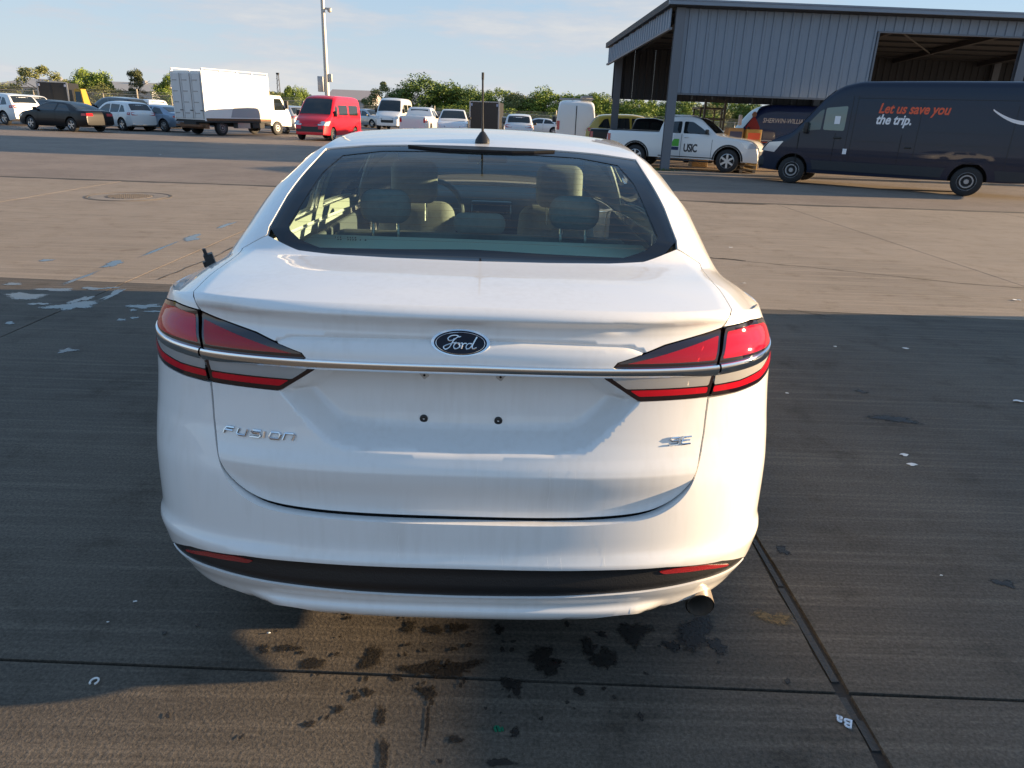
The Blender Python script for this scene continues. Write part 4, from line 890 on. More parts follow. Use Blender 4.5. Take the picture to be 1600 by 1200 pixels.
KIND = {
 'sedan': dict(spec=kindspec(4.9, 1.88, 1.45, [(0, .50), (.02, .80), (.06, .97), (.12, 1.03), (.3, 1.06), (.62, 1.085), (1.0, 1.23), (1.45, 1.375), (1.9, 1.44), (2.5, 1.455), (2.9, 1.41), (3.3, 1.25), (3.72, 1.03), (3.9, .995), (4.5, .88), (4.75, .78), (4.86, .66), (4.9, .45)], CARSH(1.45, .96, .66)), wb=(1.05, 3.9), r=.335,
   wins=[[(1.02, 1.0), (1.45, 1.30), (1.95, 1.36), (2.02, 1.0)], [(2.12, 1.0), (2.08, 1.365), (2.6, 1.37), (2.95, 1.29), (3.5, 1.0)]], ws=(3.0, 3.62), rw=(.72, 1.38), lampz=(.80, .93), head=(.62, .76), door=[2.07, 1.05, 3.3]),
 'suv': dict(spec=kindspec(4.6, 1.86, 1.68, [(0, .50), (.02, .86), (.06, 1.02), (.18, 1.16), (.42, 1.48), (.6, 1.60), (1.0, 1.655), (2.0, 1.68), (2.55, 1.62), (2.95, 1.45), (3.42, 1.13), (3.6, 1.09), (4.2, 1.0), (4.45, .90), (4.57, .72), (4.6, .48)], CARSH(1.68, 1.02, .74)), wb=(.92, 3.66), r=.36,
   wins=[[(.55, 1.10), (.80, 1.46), (1.0, 1.50), (1.12, 1.08)], [(1.2, 1.07), (1.1, 1.51), (1.95, 1.54), (2.0, 1.06)], [(2.08, 1.06), (2.05, 1.54), (2.5, 1.50), (2.85, 1.33), (3.2, 1.07)]], ws=(2.62, 3.34), rw=(.2, .5), lampz=(.92, 1.08), head=(.76, .90), door=[1.16, 2.04, 3.1]),
 'van': dict(spec=kindspec(6.9, 2.02, 2.72, [(0, .45), (.012, 1.6), (.03, 2.4), (.08, 2.58), (.25, 2.67), (1.0, 2.72), (4.4, 2.70), (4.9, 2.60), (5.25, 2.36), (5.6, 1.95), (6.0, 1.46), (6.12, 1.36), (6.5, 1.20), (6.75, 1.03), (6.86, .82), (6.9, .45)], [(.15, .93), (.4, .985), (.9, 1.0), (1.3, .99), (2.2, .93), (2.6, .885), (2.8, .86)], rc=.16, crown=.03, nose=(.9, .22), tail=(.2, .04), bot=[(0, .42), (.8, .36), (6.0, .3), (6.9, .34)]), wb=(1.62, 5.93), r=.36,
   wins=[[(5.02, 1.42), (5.02, 1.98), (5.30, 2.02), (5.62, 1.62), (5.78, 1.38)]], ws=(5.12, 5.95), rw=None, lampz=(1.0, 1.45), head=(.82, 1.10), door=[4.92, 5.85, 3.3]),
 'transit': dict(spec=kindspec(5.5, 2.05, 2.4, [(0, .45), (.012, 1.5), (.03, 2.1), (.08, 2.26), (.25, 2.35), (1.0, 2.40), (3.3, 2.39), (3.7, 2.30), (4.0, 2.08), (4.35, 1.72), (4.7, 1.34), (4.82, 1.27), (5.15, 1.14), (5.38, .98), (5.47, .78), (5.5, .45)], [(.15, .93), (.4, .985), (.9, 1.0), (1.3, .99), (2.0, .92), (2.35, .86), (2.5, .84)], rc=.16, crown=.03, nose=(.8, .22), tail=(.2, .04), bot=[(0, .42), (.8, .34), (4.6, .28), (5.5, .32)]), wb=(1.05, 4.55), r=.35,
   wins=[[(3.78, 1.36), (3.78, 1.86), (4.0, 1.88), (4.35, 1.48), (4.45, 1.33)], [(2.2, 1.36), (2.2, 1.92), (3.6, 1.92), (3.6, 1.36)], [(.5, 1.36), (.5, 1.92), (2.0, 1.92), (2.0, 1.36)]], ws=(3.86, 4.64), rw=None, lampz=(.95, 1.4), head=(.80, 1.04), door=[3.7, 4.6, 2.1]),
 'pickup': dict(spec=kindspec(5.4, 1.90, 1.78, [(0, .55), (.02, 1.05), (.05, 1.20), (.09, 1.225), (1.92, 1.235), (1.96, 1.26), (2.02, 1.50), (2.12, 1.70), (2.3, 1.755), (2.9, 1.775), (3.3, 1.70), (3.65, 1.46), (4.02, 1.20), (4.15, 1.17), (4.8, 1.10), (5.15, 1.02), (5.32, .86), (5.38, .70), (5.4, .48)], CARSH(1.78, 1.18, .74), rc=.07, crown=.02, bot=[(0, .48), (.5, .40), (4.6, .36), (5.4, .34)]), wb=(1.15, 4.42), r=.385,
   wins=[[(2.2, 1.22), (2.22, 1.58), (2.72, 1.61), (2.74, 1.22)], [(2.82, 1.22), (2.80, 1.61), (3.1, 1.60), (3.42, 1.42), (3.75, 1.21)]], ws=(3.28, 3.92), rw=(2.0, 2.1), lampz=(.85, 1.12), head=(.80, 1.0), door=[2.78, 3.85, 2.12])}
_bm = {}; _wm = {}; _proto = {}
def wheel_parts(root, x, y, r, sg, style, name='wheel'):
    key = (round(r, 3), style)
    if key not in _wm:
        w = .23
        t = MB().lathe([(-w/2, r*.6), (-w/2, r*.9), (-w*.4, r*.98), (-w*.2, r), (w*.2, r), (w*.4, r*.98), (w/2, r*.9), (w/2, r*.64), (w*.3, r*.58), (w*.28, .0)], 36)
        q = MB()
        if style == 'steel': q.lathe([(w*.30, r*.40), (w*.42, r*.44), (w*.42, r*.36), (w*.32, r*.34)], 30).lathe([(w*.34, r*.60), (w*.44, r*.63), (w*.46, r*.60), (w*.36, r*.57)], 30).lathe([(w*.3, r*.18), (w*.46, r*.16), (w*.46, 0)], 16)
        else:
            q.lathe([(w*.34, r*.60), (w*.46, r*.64), (w*.48, r*.60), (w*.38, r*.56)], 30).lathe([(w*.3, r*.16), (w*.45, r*.14), (w*.45, 0)], 14)
            for k in range(style): q.box(w*.32, w*.44, -r*.085, r*.085, r*.1, r*.60, Matrix.Rotation(2*math.pi*k/style, 4, 'X'))
        a = t.build('t', m_tyre, None, True); b = q.build('r', m_steel if style == 'steel' else m_rim, None, True); _wm[key] = (a.data, b.data); bpy.data.objects.remove(a); bpy.data.objects.remove(b)
    a, b = _wm[key]
    wo = link(bpy.data.objects.new(name, a), root); wo.location = (sg*x, y, r); wo.rotation_euler = (0, 0, 0 if sg > 0 else math.pi)
    link(bpy.data.objects.new('rim', b), wo)
LF = {k: Loft(v['spec']) for k, v in KIND.items()}
def rect(a0, a1, b0, b1): return [(a0, b0), (a1, b0), (a1, b1), (a0, b1)]
def vehicle(name, kind, label, cat, paint, ref, world, heading, scale=1., style=5, group=None, trim=None, glassm=None, lights=True, sidewin=True, parts=True):
    """ref = point of the vehicle (x right, y from the tail) that stands on world; heading = direction of its nose, degrees from +X"""
    K = KIND[kind]; F = LF[kind]; glassm = glassm or m_dglass
    th = math.radians(heading)-math.pi/2
    loc = Vector((world[0], world[1], 0))-Matrix.Rotation(th, 3, 'Z') @ Vector((ref[0]*scale, ref[1]*scale, 0))
    root = tag(empty(name, loc, th), label, cat, group); root.scale = (scale,)*3
    if kind not in _bm: _bm[kind] = F.mesh(kind, [(y, K['r']+.02, K['r']+.07) for y in K['wb']])
    body = link(bpy.data.objects.new('body', _bm[kind]), root); body.material_slots[0].link = 'OBJECT'; body.material_slots[0].material = paint
    for y in K['wb']:
        for sg in (-1, 1): wheel_parts(root, F.W/2-.13, y, K['r'], sg, style)
    if not parts: return root, F
    if kind in _proto and glassm is m_dglass:
        for ob in _proto[kind]:
            if ob.name.startswith('window') and not sidewin: continue
            q = ob.copy(); q.name = ob.name.split('.')[0]; link(q, root)
        return root, F
    seen = set(root.children)
    c0 = (0, F.L/2, .9); h = .12
    for sg in (-1, 1):
        if sidewin:
            for w in K['wins']: panel('window', F.side(sg), fillet(w, .05, 3), glassm, root, h=h, off=.004, centre=c0, flange=.004)
    y0, y1 = K['ws']; w0 = F.hw(y0, F.topf(y0))*.86; w1 = F.hw(y1, F.topf(y1))*.90
    panel('windscreen', F.upper, fillet([(-w0, y0), (w0, y0), (w1, y1), (-w1, y1)], .06, 3), glassm, root, h=h, off=.006, centre=(0, F.L/2, .3), flange=.004)
    if K['rw']:
        y0, y1 = K['rw']; w0 = F.hw(y0, F.topf(y0))*.86; w1 = F.hw(y1, F.topf(y1))*.86
        if y1-y0 < .2: panel('rear_window', F.end(False), fillet(rect(-w1, w1, 1.28, 1.64), .05, 3), glassm, root, h=h, off=.004, centre=c0, flange=.004) if kind != 'pickup' else mesh_obj('rear_window', [(-.62, 1.965+.0, 1.27), (.62, 1.965, 1.27), (.56, 2.06, 1.64), (-.56, 2.06, 1.64)], [(0, 1, 2, 3)], glassm, root)
        else: panel('rear_window', F.upper, fillet([(-w0, y0), (w0, y0), (w1, y1), (-w1, y1)], .06, 3), glassm, root, h=h, off=.006, centre=(0, F.L/2, .3), flange=.004)
    if lights:
        z0, z1 = K['lampz']; hwid = F.hw(.05, z0)
        for sg in (-1, 1):
            tall = kind in ('van', 'transit', 'pickup')
            x0, x1 = (hwid-.16, hwid-.02) if tall else (hwid-.42, hwid-.03)
            panel('tail_lamp', F.end(False), [(sg*a, b) for a, b in fillet(rect(x0, x1, z0, z1), .03, 2)], m_red, root, h=h, off=.008, centre=c0, flange=.01)
            a0 = .02+F.yend(z1, False)
            panel('tail_lamp', F.side(sg), rect(a0, a0+(.12 if tall else .22), z0+.01, z1-.005), m_red, root, h=h, off=.005, centre=c0, flange=.006)
            z0h, z1h = K['head']; ye = F.yend(z1h, True)
            panel('headlamp', F.side(sg), [(ye-.42, z1h+.02), (ye-.02, z1h-.02), (F.yend(z0h, True)-.01, z0h+.03), (ye-.2, z0h)], m_clear, root, h=h, off=.006, centre=c0, flange=.006)
            xh = F.hw(ye, z0h); panel('headlamp', F.end(True), [(sg*a, b) for a, b in rect(xh-.42, xh-.02, z0h+.02, z1h)], m_clear, root, h=h, off=.006, centre=c0, flange=.008)
        xg = F.hw(F.L, .6)*.62
        panel('grille', F.end(True), fillet(rect(-xg, xg, .54, K['head'][0]+.08), .05, 2), m_black, root, h=h, off=.005, centre=c0, flange=.006)
        for sg in (-1, 1):
            for q in K['door']: 
                zt = min(F.topf(q)-.25, K['wins'][0][0][1]-.03); v = []
                for z in [.42+(zt-.42)*k/6 for k in range(7)]:
                    for d in (-.006, .006): p = F.side(sg)(q+d, z); v.append((p[0]+sg*.003, p[1], p[2]))
                mesh_obj('door_gap', v, [(2*k, 2*k+1, 2*k+3, 2*k+2) for k in range(6)], m_gap, root)
        lo = trim or m_black
        panel('lower_bumper', F.end(False), rect(-F.hw(.0, .45)*.93, F.hw(.0, .45)*.93, .40, .52), lo, root, h=h, off=.012, centre=c0, flange=.01) if False else None
        wy = K['ws'][1]-.22
        for sg in (-1, 1): rbox('door_mirror', (.20, .10, .15 if kind not in ('van', 'transit') else .30), .03, lo, root, (sg*(F.hw(wy, K['wins'][-1][0][1])+.10), wy-.05, K['wins'][-1][0][1]+.08))
    if sidewin and glassm is m_dglass: _proto[kind] = [o for o in root.children if o not in seen]
    return root, F
P_white = m_white0; P_black = car_paint('vehicle black', (.005, .005, .007), .35, coat=.25); P_silver = car_paint('vehicle silver', (.42, .44, .46), .35, .6); P_blue = car_paint('vehicle silver blue', (.20, .27, .36), .32, .6)
P_red = car_paint('vehicle red', (.62, .008, .022), .35, coat=.6); P_navy = car_paint('vehicle navy', (.012, .03, .13), .38, coat=.5); P_slate = car_paint('vehicle slate blue', (.007, .014, .034), .30, coat=.45); P_yel = car_paint('vehicle yellow', (.42, .30, .03), .45); P_grey = car_paint('vehicle charcoal', (.03, .033, .038), .3)
GL_ = 'vehicles parked across the lot'
# --- left rows
vehicle('parked_sedan', 'sedan', 'black sedan parked nearest at far left with red lit tail lamp', 'car', P_black, (-.9, 1.05), (-22.5, 38.0), 160, 1.0, 5, GL_)
vehicle('parked_crossover', 'suv', 'white crossover with black trim parked just behind the black sedan', 'car', P_white, (-.9, .92), (-21.8, 41.8), 150, .93, 5, GL_)
vehicle('parked_sedan', 'sedan', 'silver blue sedan parked left of the white box truck', 'car', P_blue, (-.9, 1.05), (-19.8, 42.6), 157, .98, 7, GL_)
vehicle('parked_suv', 'suv', 'white suv cut off by the left edge of the picture', 'car', P_white, (0, 0), (-28.6, 44.5), 155, 1.05, 5, GL_)
vehicle('parked_suv', 'suv', 'white suv farthest back at far left before the fence', 'car', P_white, (0, 0), (-33.0, 53), 150, 1.05, 5, GL_)
vehicle('parked_suv', 'suv', 'dark suv standing behind the white crossover', 'car', P_grey, (0, 0), (-24.2, 49.5), 155, 1.08, 5, GL_)
vehicle('parked_sedan', 'sedan', 'black sedan roof showing between dark suv and black trailer', 'car', P_black, (0, 0), (-27.0, 47), 155, 1.02, 5, GL_)
vehicle('parked_pickup', 'pickup', 'white pickup behind the silver blue sedan', 'truck', P_white, (0, 0), (-25.2, 57), 150, 1., 5, GL_)
vehicle('parked_sedan', 'sedan', 'dark teal sedan half hidden behind the box truck', 'car', car_paint('vehicle teal', (.02, .05, .06), .3), (0, 0), (-21.6, 49.5), 150, 1., 5, GL_)
vehicle('parked_suv', 'suv', 'silver suv between the box truck and the red van', 'car', P_silver, (-.9, .92), (-14.1, 46.8), 148, 1., 6, GL_)
vehicle('parked_suv', 'suv', 'dark suv far behind the silver suv', 'car', P_grey, (0, 2), (-16.6, 60), 140, 1., 5, GL_)
rv, RVF = vehicle('passenger_van', 'transit', 'red passenger van facing the camera left of the sedan roof', 'van', P_red, (0, 5.5), (-10.1, 37.6), 261, .93, 'steel', GL_)
panel('bumper', RVF.end(True), rect(-.78, .78, .47, .62), m_black, rv, h=.15, off=.02, centre=(0, 2, .9), flange=.03)
vehicle('parked_suv', 'suv', 'small silver suv by the fence right of the red van', 'car', P_silver, (0, 2.3), (-13.6, 74), 322, 1., 5, GL_)
vehicle('cargo_van', 'transit', 'white high van facing the camera beyond the white pickup', 'van', P_white, (0, 5.5), (-10.6, 66), 266, 1.12, 'steel', GL_)
vehicle('parked_pickup', 'pickup', 'white pickup seen from behind left of the antenna', 'truck', P_white, (0, 0), (-6.35, 50), 84, 1.08, 5, GL_)
vehicle('parked_suv', 'suv', 'dark suv far off between two white pickups', 'car', P_grey, (0, 2), (-6.7, 70), 30, 1., 5, GL_)
vehicle('parked_pickup', 'pickup', 'white pickup facing the camera just left of the antenna', 'truck', P_white, (0, 5.4), (-3.3, 45), 272, 1.02, 5, GL_)
vehicle('parked_suv', 'suv', 'white suv roof just right of the antenna', 'car', P_white, (0, 0), (.75, 44), 88, 1., 5, GL_)
vehicle('parked_sedan', 'sedan', 'sunlit white sedan far off left of the white cargo van', 'car', P_white, (0, 2.4), (3.2, 70), 170, 1., 5, GL_)
vehicle('parked_sedan', 'sedan', 'dark sedan far off behind the white suv roof', 'car', P_grey, (0, 2.4), (-.4, 62), 195, 1., 5, GL_)
cv, CVF = vehicle('cargo_van', 'transit', 'white cargo van with roof rack seen from behind beside the shed', 'van', P_white, (0, 0), (3.72, 39), 87, 1.02, 'steel', GL_, sidewin=False)
for sg in (-1, 1):
    mesh_obj('door_gap', [(sg*.022, -.006, .5), (sg*.001, -.006, .5), (sg*.001, .005, 2.15), (sg*.022, .005, 2.15)], [(0, 1, 2, 3)], m_gap, cv)
for y in (.4, 1.6, 2.8): MB().box(-.9, .9, y-.03, y+.03, 2.47, 2.51).build('rack_bar', m_steel, cv)
for x in (-.85, -.2, .45, .85): MB().box(x-.02, x+.02, .2, 3.0, 2.51, 2.55).build('rack_rail', m_steel, cv)
MB().box(.25, .8, .3, 2.2, 2.55, 2.66).build('ladder', m_steel, cv)
# yellow vehicle and black soft top one between van and shed
vehicle('parked_suv', 'suv', 'yellow suv parked under the near end of the shed', 'car', P_yel, (.9, .92), (4.9, 35.5), -4, 1.08, 5, GL_)
vehicle('parked_pickup', 'pickup', 'black pickup with soft top beside the yellow suv', 'truck', P_black, (.9, .92), (4.6, 32.0), -8, .95, 5, GL_)
# --- white survey pickup behind the shed post
pk, PKF = vehicle('survey_pickup', 'pickup', 'white pickup with door lettering standing behind the shed post', 'truck', P_white, (.95, 4.42), (7.6, 23.9), -27, 1., 6)
fs = PKF.side(1)
m_navyp = M('navy print', (.02, .03, .10), .5); m_green = M('green print', (.10, .42, .05), .5); m_dkp = M('black print', (.03, .03, .035), .5)
def flat_on(F, y0, z0, sg, d=.005): return lambda u, v: (F.hw(y0+u, z0+v)*sg+sg*d, y0+u, z0+v)
lettering('door_lettering', 'USIC', flat_on(PKF, 2.885, .63, 1), .36, m_dkp, pk, 0, .012, space=.9, wide=.68)
lettering('door_small_print', 'usicllc.com', flat_on(PKF, 2.9, .57, 1), .05, m_dkp, pk) if False else None
def patch(name, F, poly, mat, par, sg, off=.004): return panel(name, F.side(sg), poly, mat, par, h=.1, off=off, centre=(0, F.L/2, .9), flange=.002)
patch('door_sign', PKF, [(2.22, .66), (2.71, .66), (2.71, .77), (2.22, .77)], m_navyp, pk, 1); patch('door_sign', PKF, [(2.42, .79), (2.71, .79), (2.71, 1.03), (2.52, 1.03), (2.46, .92)], m_green, pk, 1); patch('door_sign', PKF, [(2.24, .93), (2.40, .93), (2.40, 1.0), (2.24, 1.0)], m_navyp, pk, 1)
patch('sill_line', PKF, rect(2.0, 3.95, .44, .47), m_dkp, pk, 1)
patch('wheel_arch_trim', PKF, [(4.42+.52*math.cos(a*.196), .40+.52*math.sin(a*.196)) for a in range(0, 17)]+[(4.42+.465*math.cos(a*.196), .40+.465*math.sin(a*.196)) for a in range(16, -1, -1)], m_black, pk, 1); patch('wheel_arch_trim', PKF, [(1.15+.52*math.cos(a*.196), .40+.52*math.sin(a*.196)) for a in range(0, 17)]+[(1.15+.465*math.cos(a*.196), .40+.465*math.sin(a*.196)) for a in range(16, -1, -1)], m_black, pk, 1)
MB().box(-.80, .80, .1, 1.9, 1.245, 1.262).build('bed_cover', m_black, pk); rbox('door_handle', (.03, .16, .03), .01, P_white, pk, (PKF.hw(3.0, 1.1)+.015, 2.95, 1.10))
rbox('front_bumper', (1.5, .16, .22), .05, m_black, pk, (0, 5.33, .46)); rbox('running_board', (.12, 1.9, .05), .02, m_black, pk, (.93, 2.9, .33))
rbox('roof_cap', (1.0, .7, .05), .02, P_white, pk, (0, 2.6, 1.80))
# --- slate delivery van
dv, DVF = vehicle('delivery_van', 'van', 'large slate blue delivery van with orange and white slogan', 'van', P_slate, (-1.0, 5.93), (8.48, 20.34), 146.4, 1.04, 'steel', sidewin=False)
C0 = (0, 3.4, 1.2)
m_cabg = glass('cab glass', (.50, .58, .54))
panel('side_window', DVF.side(-1), fillet([(5.32, 1.46), (5.40, 1.46), (5.80, 1.40), (5.62, 1.66), (5.40, 1.94), (5.30, 1.99)], .04, 3), M('cab quarter glass', (.06, .09, .09), .05, spec=.8), dv, h=.1, off=.004, centre=C0, flange=.004)
panel('side_window', DVF.side(-1), fillet([(4.72, 1.45), (4.72, 2.08), (5.26, 2.02), (5.26, 1.46)], .05, 3), M('cab side glass', (.16, .20, .17), .05, spec=.8), dv, h=.1, off=.004, centre=C0, flange=.004)
panel('paper_notice', DVF.side(-1), rect(4.86, 5.0, 1.62, 1.82), m_white_print, dv, h=.2, off=.008, centre=C0, flange=.001)
m_orange = M('orange print', (.72, .10, .035), .5)
back = lambda y0, z0: (lambda u, v: (-DVF.hw(y0-u, z0+v)-.006, y0-u, z0+v))
lettering('slogan_line', 'Let us save you', back(3.97, 1.93), .335, m_orange, dv, .22, .009, space=.98, wide=.80)
lettering('slogan_line', 'the trip.', back(3.99, 1.66), .335, m_white_print, dv, .22, .009, space=.98, wide=.80)
sm = []; n = 26
for k in range(n+1):
    a = k/n; yy = 1.42-1.45*a; zz = 2.07-.52*math.sin(math.pi*min(1, a*.98))**.9*.55; th_ = .035+.05*math.sin(math.pi*a)
    sm += [(-DVF.hw(yy, zz)-.006, yy, zz+th_/2), (-DVF.hw(yy, zz)-.006, yy, zz-th_/2)]
mesh_obj('smile_emblem', sm, [(2*k, 2*k+1, 2*k+3, 2*k+2) for k in range(n)], m_white_print, dv)
def strip(name, y0, y1, z0, z1, mat, off=.004): return panel(name, DVF.side(-1), rect(y0, y1, z0, z1), mat, dv, h=.3, off=off, centre=C0, flange=.003)
m_seam = M('van seam', (.004, .006, .009), .5); P_sl2 = P_slate
for y in (4.62, 4.50, 2.95, .9): strip('panel_seam', y-.006, y+.006, .48, 2.35 if y > 4 else 2.2, m_seam)
strip('panel_seam', 5.86, 5.872, .6, 1.36, m_seam); strip('body_rib', .25, 4.45, 1.215, 1.235, P_slate, .02); strip('body_rib', .25, 5.8, .78, .80, P_slate, .015); strip('panel_seam', .3, 4.55, 2.275, 2.285, m_seam); strip('panel_seam', .3, 3.0, 1.50, 1.515, P_slate, .012)
strip('lower_trim', 2.1, 5.45, .42, .66, M('van lower trim', (.02, .024, .03), .6), .012); strip('lower_trim', .1, 1.1, .42, .66, M('van lower trim', (.02, .024, .03), .6), .012)
patch('wheel_arch_trim', DVF, [(5.93+.56*math.cos(a*.196), .38+.56*math.sin(a*.196)) for a in range(0, 17)]+[(5.93+.44*math.cos(a*.196), .38+.44*math.sin(a*.196)) for a in range(16, -1, -1)], P_slate, dv, -1, .012); patch('wheel_arch_trim', DVF, [(1.62+.60*math.cos(a*.196), .38+.60*math.sin(a*.196)) for a in range(0, 17)]+[(1.62+.44*math.cos(a*.196), .38+.44*math.sin(a*.196)) for a in range(16, -1, -1)], P_slate, dv, -1, .014)
rbox('door_handle', (.04, .20, .05), .015, m_black, dv, (-DVF.hw(4.85, 1.27)-.015, 4.85, 1.27)); rbox('slide_handle', (.04, .16, .04), .015, m_black, dv, (-DVF.hw(3.1, 1.1)-.015, 3.1, 1.1)); strip('side_label', 4.56, 4.66, .86, 1.0, m_white_print, .006); rbox('front_bumper', (1.7, .25, .34), .09, M('van bumper', (.018, .022, .028), .55), dv, (0, 6.80, .55))
# --- navy paint delivery van under the shed
sw, SWF = vehicle('paint_delivery_van', 'van', 'navy paint company van under the shed with white lettering', 'van', P_navy, (0, 6.9), (9.7, 33), 176, .90, 'steel', sidewin=False)
bk = lambda y0, z0: (lambda u, v: (-SWF.hw(y0-u, z0+v)-.006, y0-u, z0+v))
lettering('side_lettering', 'Sherwin-Williams Paints'.upper(), bk(5.0, 1.88), .30, m_white_print, sw, .18, .004, wide=.82)
patch('red_jacket_print', SWF, [(5.15, 1.45), (5.72, 1.45), (5.80, 1.62), (5.60, 1.95), (5.50, 2.10), (5.38, 2.10), (5.28, 1.95), (5.10, 1.62)], M('dark red print', (.35, .03, .03), .5), sw, -1); patch('pale_print', SWF, [(5.36, 2.12), (5.52, 2.12), (5.56, 2.24), (5.48, 2.36), (5.38, 2.36), (5.32, 2.24)], M('brown print', (.30, .17, .12), .5), sw, -1)
strip2 = panel('stripe_print', SWF.side(-1), rect(.6, 5.2, 1.02, 1.07), m_white_print, sw, h=.5, off=.005, centre=C0, flange=.002); panel('stripe_print', SWF.side(-1), rect(.6, 5.2, .94, .98), m_orange, sw, h=.5, off=.005, centre=C0, flange=.002)
rbox('door_mirror_arm', (.3, .14, .5), .05, m_white_print, sw, (-1.2, 6.15, 1.95))
# --- a pickup parked out of sight at right, whose shadow falls across the slab
vehicle('neighbour_pickup', 'pickup', 'white pickup parked just out of view at right', 'truck', P_white, (0, 0), (8.55, -.72), 90, 1.06, 6)
# --- box truck
bt = tag(empty('box_truck', (-16.95, 39.6, 0), math.radians(63-90)), 'white box truck parked between the silver blue sedan and the red van', 'truck')
m_box = M('box panel white', (.74, .74, .72), .45, var=(3, .06)); m_rust = M('rusty steel', (.16, .08, .04), .8, var=(6, .5)); m_chas = M('truck chassis', (.03, .03, .03), .8)
W2, Lb, z0, z1 = 1.16, 4.7, .80, 3.22
MB().box(-W2, W2, 0, Lb, z0, z1).build('cargo_box', m_box, bt)
for k in range(3):
    a = -W2+.06+k*.76; d = MB().box(a, a+.72, -.035, -.002, z0+.08, z1-.12).build('rear_door', M('truck door white', (.62, .63, .63), .5, var=(4, .08)), bt)
    MB().tube([(a+.62, -.06, z0+.05), (a+.62, -.06, z1-.1)], .016, 8).build('lock_rod', m_steel, d)
    for z in (1.1, 1.65, 2.2, 2.75): MB().box(a+.02, a+.36, -.05, -.035, z, z+.05).build('hinge', m_steel, d)
    MB().box(a+.45, a+.66, -.085, -.06, 1.25, 1.29).build('lock_handle', m_chas, d)
for x in (-W2, W2-.06): MB().box(x-.003, x+.063, -.045, .04, z0-.05, z1+.03).build('corner_post', m_box, bt)
for x in (-W2, W2):
    MB().tube([(x*.97, 0, z1+.14), (x*.97, Lb, z1+.14)], .03, 8).build('roof_rail', m_box, bt, True)
    for y in (.05, 1.2, 2.4, 3.5, 4.6): MB().box(x*.97-.04, x*.97+.04, y-.04, y+.04, z1, z1+.15).build('rail_foot', m_box, bt)
MB().box(W2-.002, W2+.012, 0, Lb, z0-.02, z0+.10).build('side_rail', m_rust, bt); MB().box(-W2, W2, .0, Lb, z0-.12, z0-.005).build('box_floor', m_chas, bt); MB().box(-.45, .45, -.1, 6.6, .50, .70).build('chassis', m_chas, bt)
gp = [(W2+.004, 1.7, .95), (W2+.004, 1.85, 1.35), (W2+.004, 2.2, 1.65), (W2+.004, 2.8, 1.78), (W2+.004, 4.66, 1.78), (W2+.004, 4.66, .95)]; mesh_obj('grey_swoosh_panel', gp+[(x-.003, y, z) for x, y, z in gp], [(0, 1, 2, 3, 4, 5), (11, 10, 9, 8, 7, 6)], M('grey print', (.34, .35, .37), .5), bt)
for sg in (-1, 1):
    for y in (1.15, 5.35): wheel_parts(bt, .93, y, .40, sg, 'steel')
    MB().box(min(sg*.75, sg*1.1), max(sg*.75, sg*1.1), 2.2, 3.1, .38, .72).build('tool_box', m_steel, bt); MB().box(min(sg*.75, sg*1.1), max(sg*.75, sg*1.1), 3.3, 4.2, .40, .75).build('battery_box', m_chas, bt)
MB().box(-.9, .9, -.25, .0, .45, .55).build('rear_step', m_rust, bt); MB().box(-1.0, 1.0, .1, .3, .35, .62).build('rear_bar', m_rust, bt)
cabp = [(4.85, .55), (4.85, 2.05), (5.0, 2.22), (5.75, 2.22), (6.35, 1.45), (6.55, 1.05), (6.55, .5)]; n = len(cabp)
cab = mesh_obj('cab', [(-.98, y, z) for y, z in cabp]+[(.98, y, z) for y, z in cabp], [tuple(range(n)), tuple(range(2*n-1, n-1, -1))]+[(k, k+n, (k+1) % n+n, (k+1) % n) for k in range(n)], m_box, bt)
for sg in (-1, 1):
    q = [(5.2, 1.40), (5.2, 2.05), (5.72, 2.05), (6.15, 1.42)]; mesh_obj('side_window', [(sg*.985, y, z) for y, z in q], [(0, 1, 2, 3) if sg < 0 else (3, 2, 1, 0)], m_dglass, cab); MB().box(min(sg*1.0, sg*1.18), max(sg*1.0, sg*1.18), 6.1, 6.18, 1.5, 1.95).build('mirror', m_black, cab)
mesh_obj('windscreen', [(-.9, 5.80, 2.17), (.9, 5.80, 2.17), (.9, 6.33, 1.50), (-.9, 6.33, 1.50)], [(0, 1, 2, 3)], m_dglass, cab)
bt.scale = (1, 1, .99)
# --- black trailers
def trailer(label, loc, rz, w, l, zt, zb):
    t = tag(empty('box_trailer', (*loc, 0), math.radians(rz)), label, 'trailer')
    MB().box(-w/2, w/2, 0, l, zb, zt).build('box', M('black trailer skin', (.016, .015, .015), .45, var=(6, .4)), t)
    for x in (-w/2, w/2): MB().box(x-.05, x+.05, -.02, .06, zb, zt+.02).build('corner_trim', m_steel, t)
    MB().box(-w/2, w/2, -.021, .05, zt-.02, zt+.05).build('top_trim', m_steel, t); MB().box(-.006, .006, -.012, 0, zb, zt).build('door_gap', m_gap, t)
    for sg in (-1, 1):
        wheel_parts(t, w/2-.05, l*.5, .33, sg, 'steel'); MB().box(sg*w*.44-.06, sg*w*.44+.06, -.03, -.01, zt-.3, zt-.12).build('marker_sign', M('round marker', (.3, .35, .5), .5), t)
    return t
trailer('black box trailer right behind the antenna', (-1.75, 58), -4, 2.25, 4.8, 2.5, .5); tb_ = trailer('black box trailer by the fence at far left', (-34.9, 58), 8, 2.1, 2.2, 2.75, .6)
